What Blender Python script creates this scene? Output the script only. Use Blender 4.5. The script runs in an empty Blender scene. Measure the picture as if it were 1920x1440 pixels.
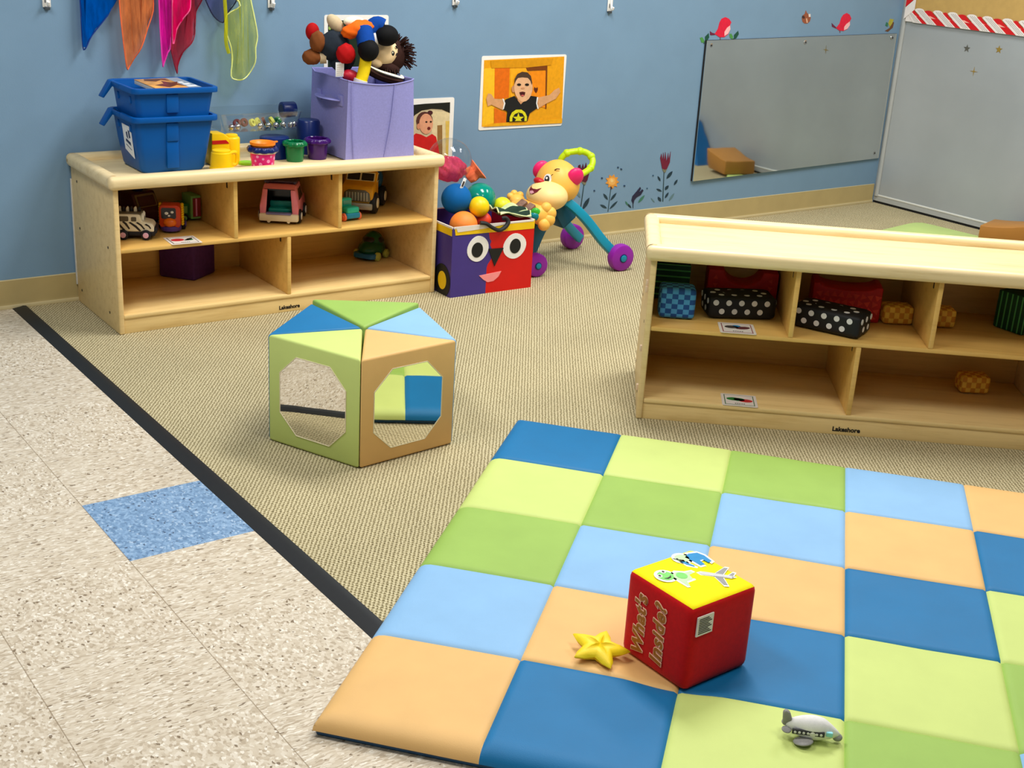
import bpy, bmesh, math, random
from mathutils import Vector, Matrix, Euler
random.seed(7)
C = bpy.context.scene.collection
PI = math.pi
# ---------------------------------------------------------------- colour and materials
def lin(c):
    c = c/255.0
    return c/12.92 if c <= .04045 else ((c+.055)/1.055)**2.4
def rgb(r, g, b): return (lin(r), lin(g), lin(b), 1)
def base_mat(name, rough=.5, spec=.5, metal=0.0):
    m = bpy.data.materials.new(name); m.use_nodes = True
    nt = m.node_tree; b = nt.nodes['Principled BSDF']
    b.inputs['Roughness'].default_value = rough
    b.inputs['Specular IOR Level'].default_value = spec
    b.inputs['Metallic'].default_value = metal
    return m, nt, b
def N(nt, kind, **kw):
    n = nt.nodes.new(kind)
    for k, v in kw.items(): setattr(n, k, v)
    return n
def math_node(nt, op, a, b=None, clamp=False):
    n = nt.nodes.new('ShaderNodeMath'); n.operation = op; n.use_clamp = clamp
    for i, v in enumerate((a, b)):
        if v is None: continue
        if isinstance(v, (int, float)): n.inputs[i].default_value = v
        else: nt.links.new(v, n.inputs[i])
    return n.outputs[0]
def ramp(nt, fac, stops):
    n = nt.nodes.new('ShaderNodeValToRGB')
    while len(n.color_ramp.elements) < len(stops): n.color_ramp.elements.new(.5)
    for e, (p, c) in zip(n.color_ramp.elements, stops): e.position = p; e.color = c
    nt.links.new(fac, n.inputs[0]); return n.outputs[0]
def mixc(nt, fac, a, b, mode='MIX'):
    n = nt.nodes.new('ShaderNodeMix'); n.data_type = 'RGBA'; n.blend_type = mode
    for i, v in ((0, fac), (6, a), (7, b)):
        if isinstance(v, (int, float)): n.inputs[i].default_value = v
        elif isinstance(v, tuple): n.inputs[i].default_value = v
        else: nt.links.new(v, n.inputs[i])
    return n.outputs[2]
def coords(nt, scale=(1, 1, 1), rot=(0, 0, 0)):
    t = nt.nodes.new('ShaderNodeTexCoord'); m = nt.nodes.new('ShaderNodeMapping')
    m.inputs['Scale'].default_value = scale; m.inputs['Rotation'].default_value = rot
    nt.links.new(t.outputs['Object'], m.inputs[0]); return m.outputs[0]
def noise(nt, vec, scale, detail=3, rough=.55):
    n = nt.nodes.new('ShaderNodeTexNoise'); n.inputs['Scale'].default_value = scale
    n.inputs['Detail'].default_value = detail; n.inputs['Roughness'].default_value = rough
    nt.links.new(vec, n.inputs['Vector']); return n.outputs['Fac']
def bump(nt, b, h, strength, dist):
    n = nt.nodes.new('ShaderNodeBump'); n.inputs['Strength'].default_value = strength
    n.inputs['Distance'].default_value = dist
    nt.links.new(h, n.inputs['Height']); nt.links.new(n.outputs[0], b.inputs['Normal'])
MATS = {}
def mat(name, r, g, b_, rough=.5, var=.06, scale=40, bmp=0, spec=.4, metal=0, sheen=0):
    """plain coloured surface with a faint procedural mottling (and an optional fine grain)"""
    if name in MATS: return MATS[name]
    m, nt, b = base_mat(name, rough, spec, metal)
    v = coords(nt); n = noise(nt, v, scale)
    c = rgb(r, g, b_); lo = tuple(x*(1-var) for x in c[:3])+(1,); hi = tuple(min(1, x*(1+var)) for x in c[:3])+(1,)
    nt.links.new(ramp(nt, n, [(.3, lo), (.7, hi)]), b.inputs['Base Color'])
    if bmp: bump(nt, b, noise(nt, v, bmp, 2), .25, .0008)
    if sheen: b.inputs['Sheen Weight'].default_value = sheen
    MATS[name] = m; return m
def clear_mat(name, tint, ior=1.4, rough=.02, strength=1.0):
    if name in MATS: return MATS[name]
    m = bpy.data.materials.new(name); m.use_nodes = True; nt = m.node_tree
    nt.nodes.remove(nt.nodes['Principled BSDF']); out = nt.nodes['Material Output']
    tr = N(nt, 'ShaderNodeBsdfTransparent'); tr.inputs[0].default_value = tint
    gl = N(nt, 'ShaderNodeBsdfGlossy'); gl.inputs['Roughness'].default_value = rough
    fr = N(nt, 'ShaderNodeLayerWeight'); fr.inputs[0].default_value = .5
    f = math_node(nt, 'ADD', math_node(nt, 'MULTIPLY', math_node(nt, 'POWER', fr.outputs['Facing'], 3.5), .45*strength), .035*strength, True)
    mx = N(nt, 'ShaderNodeMixShader'); nt.links.new(f, mx.inputs[0])
    nt.links.new(tr.outputs[0], mx.inputs[1]); nt.links.new(gl.outputs[0], mx.inputs[2])
    nt.links.new(mx.outputs[0], out.inputs[0]); MATS[name] = m; return m
def sheer_mat(name, r, g, b_, opacity):
    if name in MATS: return MATS[name]
    m = bpy.data.materials.new(name); m.use_nodes = True; nt = m.node_tree
    nt.nodes.remove(nt.nodes['Principled BSDF']); out = nt.nodes['Material Output']
    c = rgb(r, g, b_)
    tr = N(nt, 'ShaderNodeBsdfTransparent'); tr.inputs[0].default_value = tuple(.45+.55*x for x in c[:3])+(1,)
    d = N(nt, 'ShaderNodeBsdfDiffuse'); tl = N(nt, 'ShaderNodeBsdfTranslucent')
    v = coords(nt, (60, 60, 14)); n = noise(nt, v, 1, 4)
    col = ramp(nt, n, [(.3, tuple(x*.75 for x in c[:3])+(1,)), (.7, tuple(min(1, x*1.25) for x in c[:3])+(1,))])
    nt.links.new(col, d.inputs[0]); nt.links.new(col, tl.inputs[0])
    a = N(nt, 'ShaderNodeMixShader'); a.inputs[0].default_value = .3
    nt.links.new(d.outputs[0], a.inputs[1]); nt.links.new(tl.outputs[0], a.inputs[2])
    mx = N(nt, 'ShaderNodeMixShader')
    op = math_node(nt, 'ADD', math_node(nt, 'MULTIPLY', n, .35), opacity-.17, True)
    nt.links.new(op, mx.inputs[0]); nt.links.new(tr.outputs[0], mx.inputs[1]); nt.links.new(a.outputs[0], mx.inputs[2])
    nt.links.new(mx.outputs[0], out.inputs[0]); MATS[name] = m; return m
def wood_mat(name, r, g, b_, rot=(0, 0, 0), rough=.38):
    if name in MATS: return MATS[name]
    m, nt, b = base_mat(name, rough, .45)
    v = coords(nt, (2.2, 26, 26), rot)
    n1 = noise(nt, v, 1.6, 5, .6); n2 = noise(nt, coords(nt, (9, 160, 160), rot), 1.5, 3)
    f = math_node(nt, 'ADD', math_node(nt, 'MULTIPLY', n1, .7), math_node(nt, 'MULTIPLY', n2, .3))
    c = rgb(r, g, b_)
    lo = (c[0]*.86, c[1]*.80, c[2]*.70, 1); hi = (min(1, c[0]*1.05), min(1, c[1]*1.05), min(1, c[2]*1.06), 1)
    nt.links.new(ramp(nt, f, [(.32, lo), (.5, c), (.66, hi)]), b.inputs['Base Color'])
    bump(nt, b, n2, .08, .0006); MATS[name] = m; return m
def carpet_mat():
    m, nt, b = base_mat('carpet_loop', .95, .1)
    hd = .6477                                   # the ribs run along this heading
    v0 = coords(nt, (1, 1, 1), (0, 0, hd))
    ns = N(nt, 'ShaderNodeTexNoise'); ns.inputs['Scale'].default_value = 85; ns.inputs['Detail'].default_value = 2
    nt.links.new(v0, ns.inputs['Vector'])
    off = N(nt, 'ShaderNodeVectorMath', operation='SCALE'); off.inputs['Scale'].default_value = .0075
    nt.links.new(ns.outputs['Color'], off.inputs[0])
    ad = N(nt, 'ShaderNodeVectorMath', operation='ADD'); nt.links.new(v0, ad.inputs[0]); nt.links.new(off.outputs[0], ad.inputs[1])
    sp = N(nt, 'ShaderNodeSeparateXYZ'); nt.links.new(ad.outputs[0], sp.inputs[0])
    rib = math_node(nt, 'SINE', math_node(nt, 'MULTIPLY', sp.outputs[0], 2*PI/.0088))
    row = math_node(nt, 'FLOOR', math_node(nt, 'MULTIPLY', sp.outputs[0], 1/.0088))
    ph = math_node(nt, 'MULTIPLY', row, 2.4)
    loop = math_node(nt, 'SINE', math_node(nt, 'ADD', math_node(nt, 'MULTIPLY', sp.outputs[1], 2*PI/.0095), ph))
    h = math_node(nt, 'ADD', math_node(nt, 'MULTIPLY', rib, .22), math_node(nt, 'MULTIPLY', loop, .17))
    fine = noise(nt, v0, 420, 2); big = noise(nt, v0, 3.0, 3)
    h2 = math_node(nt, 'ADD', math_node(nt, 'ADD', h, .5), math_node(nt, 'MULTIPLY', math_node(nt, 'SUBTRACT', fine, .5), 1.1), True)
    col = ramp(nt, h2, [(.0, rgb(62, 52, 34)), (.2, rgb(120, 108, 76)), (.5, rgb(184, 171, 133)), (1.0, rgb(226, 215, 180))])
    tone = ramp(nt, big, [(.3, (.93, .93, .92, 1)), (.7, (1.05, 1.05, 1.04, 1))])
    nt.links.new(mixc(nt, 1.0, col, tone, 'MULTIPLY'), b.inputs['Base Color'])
    bump(nt, b, h2, .6, .003)
    return m
def tile_mat(name, tones, dark):
    """vinyl composition tile: foot squares whose streaks turn a quarter from one tile to the next"""
    m, nt, b = base_mat(name, .42, .35)
    t = N(nt, 'ShaderNodeTexCoord'); sp = N(nt, 'ShaderNodeSeparateXYZ'); nt.links.new(t.outputs['Object'], sp.inputs[0])
    ft = .3048
    ux = math_node(nt, 'MULTIPLY', sp.outputs[0], 1/ft); uy = math_node(nt, 'MULTIPLY', sp.outputs[1], 1/ft)
    ix = math_node(nt, 'FLOOR', ux); iy = math_node(nt, 'FLOOR', uy)
    par = math_node(nt, 'PINGPONG', math_node(nt, 'ADD', ix, iy), 1.0)
    seed = math_node(nt, 'ADD', math_node(nt, 'MULTIPLY', ix, 3.17), math_node(nt, 'MULTIPLY', iy, 7.31))
    nz = N(nt, 'ShaderNodeTexNoise'); nz.inputs['Scale'].default_value = 55; nz.inputs['Detail'].default_value = 2
    nt.links.new(t.outputs['Object'], nz.inputs['Vector'])
    w_ = N(nt, 'ShaderNodeVectorMath', operation='SCALE'); w_.inputs['Scale'].default_value = .010
    nt.links.new(nz.outputs['Color'], w_.inputs[0])
    wv = N(nt, 'ShaderNodeVectorMath', operation='ADD'); nt.links.new(t.outputs['Object'], wv.inputs[0]); nt.links.new(w_.outputs[0], wv.inputs[1])
    sw = N(nt, 'ShaderNodeSeparateXYZ'); nt.links.new(wv.outputs[0], sw.inputs[0])
    def chips(sx, sy):
        cb = N(nt, 'ShaderNodeCombineXYZ')
        nt.links.new(math_node(nt, 'MULTIPLY', sw.outputs[0], sx), cb.inputs[0])
        nt.links.new(math_node(nt, 'MULTIPLY', sw.outputs[1], sy), cb.inputs[1])
        nt.links.new(seed, cb.inputs[2])
        vo = N(nt, 'ShaderNodeTexVoronoi'); vo.inputs['Scale'].default_value = 1; nt.links.new(cb.outputs[0], vo.inputs['Vector'])
        sc_ = N(nt, 'ShaderNodeSeparateColor'); nt.links.new(vo.outputs['Color'], sc_.inputs[0]); return sc_.outputs[0], sc_.outputs[1]
    def pick(p, q):
        n = N(nt, 'ShaderNodeMix'); n.data_type = 'FLOAT'
        nt.links.new(par, n.inputs[0]); nt.links.new(p, n.inputs[2]); nt.links.new(q, n.inputs[3]); return n.outputs[0]
    a1, a2 = chips(84, 330); b1, b2 = chips(190, 150)
    f = pick(a1, b1); g2 = pick(a2, b2)
    col = ramp(nt, f, [(.02, tones[0]), (.34, tones[1]), (.72, tones[2]), (.97, tones[3])])
    cc, _ = chips(135, 300); dd, _2 = chips(240, 160)
    sp_ = pick(cc, dd)
    dk = ramp(nt, sp_, [(.976, (0, 0, 0, 1)), (.980, (.85, .85, .85, 1))])
    col = mixc(nt, dk, col, dark)
    lt = ramp(nt, sp_, [(.06, (.7, .7, .7, 1)), (.065, (0, 0, 0, 1))])
    col = mixc(nt, lt, col, tones[4])
    def seam(u, w):
        fr = math_node(nt, 'FRACT', u); e = math_node(nt, 'MINIMUM', fr, math_node(nt, 'SUBTRACT', 1.0, fr))
        return math_node(nt, 'LESS_THAN', e, w)
    sm = math_node(nt, 'ADD', math_node(nt, 'MULTIPLY', seam(ux, .0032), .62), math_node(nt, 'MULTIPLY', seam(uy, .002), .22), True)
    col = mixc(nt, sm, col, rgb(120, 98, 66))
    nt.links.new(col, b.inputs['Base Color'])
    return m
# ---------------------------------------------------------------- mesh helpers
def catmull(pts, n=6, closed=False):
    P = [Vector(p) for p in pts]; out = []
    L = len(P); rng = range(L if closed else L-1)
    for i in rng:
        p0 = P[(i-1) % L] if closed or i > 0 else P[0]; p1 = P[i]; p2 = P[(i+1) % L]
        p3 = P[(i+2) % L] if closed or i+2 < L else P[-1]
        for k in range(n):
            t = k/n
            out.append(.5*((2*p1)+(p2-p0)*t+(2*p0-5*p1+4*p2-p3)*t*t+(3*p1-p0-3*p2+p3)*t**3))
    if not closed: out.append(P[-1])
    return out
class MB:
    def __init__(s): s.bm = bmesh.new(); s.mats = []
    def mi(s, m):
        if m not in s.mats: s.mats.append(m)
        return s.mats.index(m)
    def add(s, t, m, M=None):
        if M is not None: t.transform(M)
        i = s.mi(m)
        for f in t.faces: f.material_index = i
        me = bpy.data.meshes.new('tmp'); t.to_mesh(me); t.free(); s.bm.from_mesh(me); bpy.data.meshes.remove(me)
        return s
    def box(s, a, b, m, bev=0, seg=2, M=None):
        t = bmesh.new(); bmesh.ops.create_cube(t, size=1)
        for v in t.verts:
            v.co = Vector([a[k]+(v.co[k]+.5)*(b[k]-a[k]) for k in range(3)])
        if bev: bmesh.ops.bevel(t, geom=t.edges[:], offset=bev, segments=seg, profile=.5, affect='EDGES')
        return s.add(t, m, M)
    def cyl(s, p0, p1, r0, m, r1=None, seg=24, bev=0, M=None, caps=True):
        p0, p1 = Vector(p0), Vector(p1); d = p1-p0
        t = bmesh.new(); bmesh.ops.create_cone(t, cap_ends=caps, segments=seg, radius1=r0, radius2=r0 if r1 is None else r1, depth=d.length)
        if bev:
            es = [e for e in t.edges if abs(e.verts[0].co.z-e.verts[1].co.z) < 1e-6]
            bmesh.ops.bevel(t, geom=es, offset=bev, segments=2, profile=.5, affect='EDGES')
        q = Vector((0, 0, 1)).rotation_difference(d.normalized())
        t.transform(Matrix.Translation((p0+p1)/2) @ q.to_matrix().to_4x4())
        return s.add(t, m, M)
    def ell(s, c, r, m, rot=None, u=28, v=18, M=None, fn=None):
        t = bmesh.new(); bmesh.ops.create_uvsphere(t, u_segments=u, v_segments=v, radius=1)
        if isinstance(r, (int, float)): r = (r, r, r)
        if fn:
            for w in t.verts: w.co = fn(w.co)
        T = Matrix.Translation(Vector(c)) @ (rot.to_matrix().to_4x4() if rot is not None else Matrix()) @ Matrix.Diagonal((*r, 1))
        t.transform(T); return s.add(t, m, M)
    def tube(s, pts, r, m, seg=10, n=6, closed=False, M=None, smooth=True, rf=None, flat=None):
        P = catmull(pts, n, closed) if smooth and len(pts) > 2 else [Vector(p) for p in pts]
        t = bmesh.new(); rings = []; L = len(P); prev = None
        for i, p in enumerate(P):
            a = P[(i-1) % L] if closed or i > 0 else P[0]; b = P[(i+1) % L] if closed or i < L-1 else P[-1]
            d = (b-a).normalized()
            if prev is None:
                up = Vector((0, 0, 1)) if abs(d.z) < .9 else Vector((1, 0, 0)); x = d.cross(up).normalized()
            else: x = (prev-d*prev.dot(d)).normalized()
            prev = x; y = d.cross(x); rr = r*(rf(i/(L-1)) if rf else 1)
            fy = flat if flat else 1
            rings.append([t.verts.new(p+x*rr*math.cos(2*PI*k/seg)+y*rr*fy*math.sin(2*PI*k/seg)) for k in range(seg)])
        for i in range(L if closed else L-1):
            A, B = rings[i], rings[(i+1) % L]
            for k in range(seg): t.faces.new((A[k], A[(k+1) % seg], B[(k+1) % seg], B[k]))
        if not closed: t.faces.new(rings[0][::-1]); t.faces.new(rings[-1])
        return s.add(t, m, M)
    def lathe(s, prof, m, c=(0, 0, 0), seg=32, M=None, wob=None):
        t = bmesh.new(); rings = []
        for r, z in prof:
            if r < 1e-6: rings.append([t.verts.new((c[0], c[1], c[2]+z))]); continue
            rings.append([t.verts.new((c[0]+r*(wob(2*PI*k/seg, z) if wob else 1)*math.cos(2*PI*k/seg), c[1]+r*(wob(2*PI*k/seg, z) if wob else 1)*math.sin(2*PI*k/seg), c[2]+z)) for k in range(seg)])
        for A, B in zip(rings, rings[1:]):
            for k in range(seg):
                if len(A) == 1 and len(B) == 1: break
                if len(A) == 1: t.faces.new((A[0], B[k], B[(k+1) % seg]))
                elif len(B) == 1: t.faces.new((A[k], B[0], A[(k+1) % seg]))
                else: t.faces.new((A[k], A[(k+1) % seg], B[(k+1) % seg], B[k]))
        bmesh.ops.recalc_face_normals(t, faces=t.faces[:])
        return s.add(t, m, M)
    def prism(s, poly, d0, d1, m, fr=None, bev=0, seg=2, M=None):
        """poly (u, v) swept from d0 to d1; fr(u, v, d) gives the point (default u -> x, d -> y, v -> z)"""
        fr = fr or (lambda u, v, d: (u, d, v))
        t = bmesh.new(); A = [t.verts.new(fr(u, v, d0)) for u, v in poly]; B = [t.verts.new(fr(u, v, d1)) for u, v in poly]
        n = len(poly); t.faces.new(A[::-1]); t.faces.new(B)
        for k in range(n): t.faces.new((A[k], A[(k+1) % n], B[(k+1) % n], B[k]))
        bmesh.ops.recalc_face_normals(t, faces=t.faces[:])
        if bev: bmesh.ops.bevel(t, geom=t.edges[:], offset=bev, segments=seg, profile=.5, affect='EDGES')
        bmesh.ops.triangulate(t, faces=[f for f in t.faces if len(f.verts) > 4])
        return s.add(t, m, M)
    def mesh(s, me, m, M=None):
        t = bmesh.new(); t.from_mesh(me); return s.add(t, m, M)
    def rbox(s, size, r, cells, pick, sub=3, M=None, puff=0, c=(0, 0, 0)):
        """rounded box whose faces are cut into cells; pick(axis, i, j, n) names each cell's material"""
        hx = [q/2 for q in size]
        t = bmesh.new(); fm = []
        for ax in range(3):
            u, v = [(1, 2), (0, 2), (0, 1)][ax]
            nu, nv = cells[u], cells[v]
            for sg in (-1, 1):
                U, V = nu*sub, nv*sub
                g = []
                for i in range(U+1):
                    rowv = []
                    for j in range(V+1):
                        p = [0, 0, 0]; p[ax] = sg*hx[ax]; p[u] = -hx[u]+2*hx[u]*i/U; p[v] = -hx[v]+2*hx[v]*j/V
                        q = Vector([max(-hx[k]+r, min(hx[k]-r, p[k])) for k in range(3)]); d = Vector(p)-q
                        if d.length > 1e-9: q = q+d.normalized()*r
                        if puff:
                            a = math.sin(PI*i/U)*math.sin(PI*j/V); q[ax] += sg*puff*a
                        rowv.append(t.verts.new(q+Vector(c)))
                    g.append(rowv)
                for i in range(U):
                    for j in range(V):
                        vs = (g[i][j], g[i+1][j], g[i+1][j+1], g[i][j+1])
                        f = t.faces.new(vs if (sg > 0) == (ax != 1) else vs[::-1])
                        f.material_index = s.mi(pick(ax, i//sub, j//sub, sg))
        bmesh.ops.remove_doubles(t, verts=t.verts[:], dist=1e-6)
        if M is not None: t.transform(M)
        me = bpy.data.meshes.new('tmp'); t.to_mesh(me); t.free(); s.bm.from_mesh(me); bpy.data.meshes.remove(me); return s
    def build(s, name, parent=None, loc=(0, 0, 0), rot=(0, 0, 0), ang=40, label=None, smooth=True):
        me = bpy.data.meshes.new(name); s.bm.to_mesh(me); s.bm.free()
        for m in s.mats: me.materials.append(m)
        if smooth and len(me.polygons):
            me.polygons.foreach_set('use_smooth', [True]*len(me.polygons)); me.set_sharp_from_angle(angle=math.radians(ang))
        o = bpy.data.objects.new(name, me); C.objects.link(o)
        o.location = loc; o.rotation_euler = rot
        if parent is not None: o.parent = parent
        if label: o['label'] = label
        return o
def lump(p):
    return p*(1+.05*math.sin(5*p.x+3*p.z+1)*math.sin(4*p.y-3*p.z)+.035*math.sin(9*p.x-7*p.y+2)*math.sin(8*p.z+3*p.x))
def taper(o, z0, z1, k):
    for v in o.data.vertices:
        if v.co.z > z0: v.co.y *= 1-k*(v.co.z-z0)/(z1-z0)
def tag(o, label, cat, group=None):
    o['label'] = label; o['category'] = cat
    if group: o['group'] = group
    return o
def thing(name, label, cat, loc=(0, 0, 0), rotz=0, group=None, rot=None):
    o = bpy.data.objects.new(name, None); C.objects.link(o); o.empty_display_size = .05
    o.location = loc; o.rotation_euler = rot if rot else (0, 0, rotz)
    return tag(o, label, cat, group)
def structure(o): o['kind'] = 'structure'; return o
def copy_thing(src, loc, rotz, label=None):
    def rec(o, par):
        c = o.copy(); C.objects.link(c)
        if par is not None: c.parent = par
        for ch in list(o.children): rec(ch, c)
        return c
    r = rec(src, None); r.location = loc; r.rotation_euler = (r.rotation_euler[0], r.rotation_euler[1], rotz)
    if label: r['label'] = label
    return r
def text_mesh(s, size, extrude=.0004, offset=0, align='CENTER', space=1.0, shear=0):
    cu = bpy.data.curves.new('t', 'FONT'); cu.body = s; cu.size = size; cu.extrude = extrude; cu.offset = offset
    cu.align_x = align; cu.align_y = 'CENTER'; cu.space_character = space; cu.resolution_u = 3; cu.shear = shear
    o = bpy.data.objects.new('t', cu); C.objects.link(o)
    bpy.context.view_layer.update()
    me = bpy.data.meshes.new_from_object(o.evaluated_get(bpy.context.evaluated_depsgraph_get()))
    bpy.data.objects.remove(o); bpy.data.curves.remove(cu); return me
def frame(origin, x, y):
    x = Vector(x).normalized(); y = Vector(y); y = (y-x*y.dot(x)).normalized(); z = x.cross(y)
    return Matrix(((x.x, y.x, z.x, origin[0]), (x.y, y.y, z.y, origin[1]), (x.z, y.z, z.z, origin[2]), (0, 0, 0, 1)))
def ellipse(cx, cy, rx, ry, n=20, a=0):
    ca, sa = math.cos(a), math.sin(a)
    return [(cx+rx*math.cos(2*PI*k/n)*ca-ry*math.sin(2*PI*k/n)*sa, cy+rx*math.cos(2*PI*k/n)*sa+ry*math.sin(2*PI*k/n)*ca) for k in range(n)]
def rrect(x0, x1, y0, y1, r, n=4):
    o = []
    for cx, cy, a in ((x1-r, y1-r, 0), (x0+r, y1-r, 90), (x0+r, y0+r, 180), (x1-r, y0+r, 270)):
        for k in range(n+1): t = math.radians(a+90*k/n); o.append((cx+r*math.cos(t), cy+r*math.sin(t)))
    return o
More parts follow.
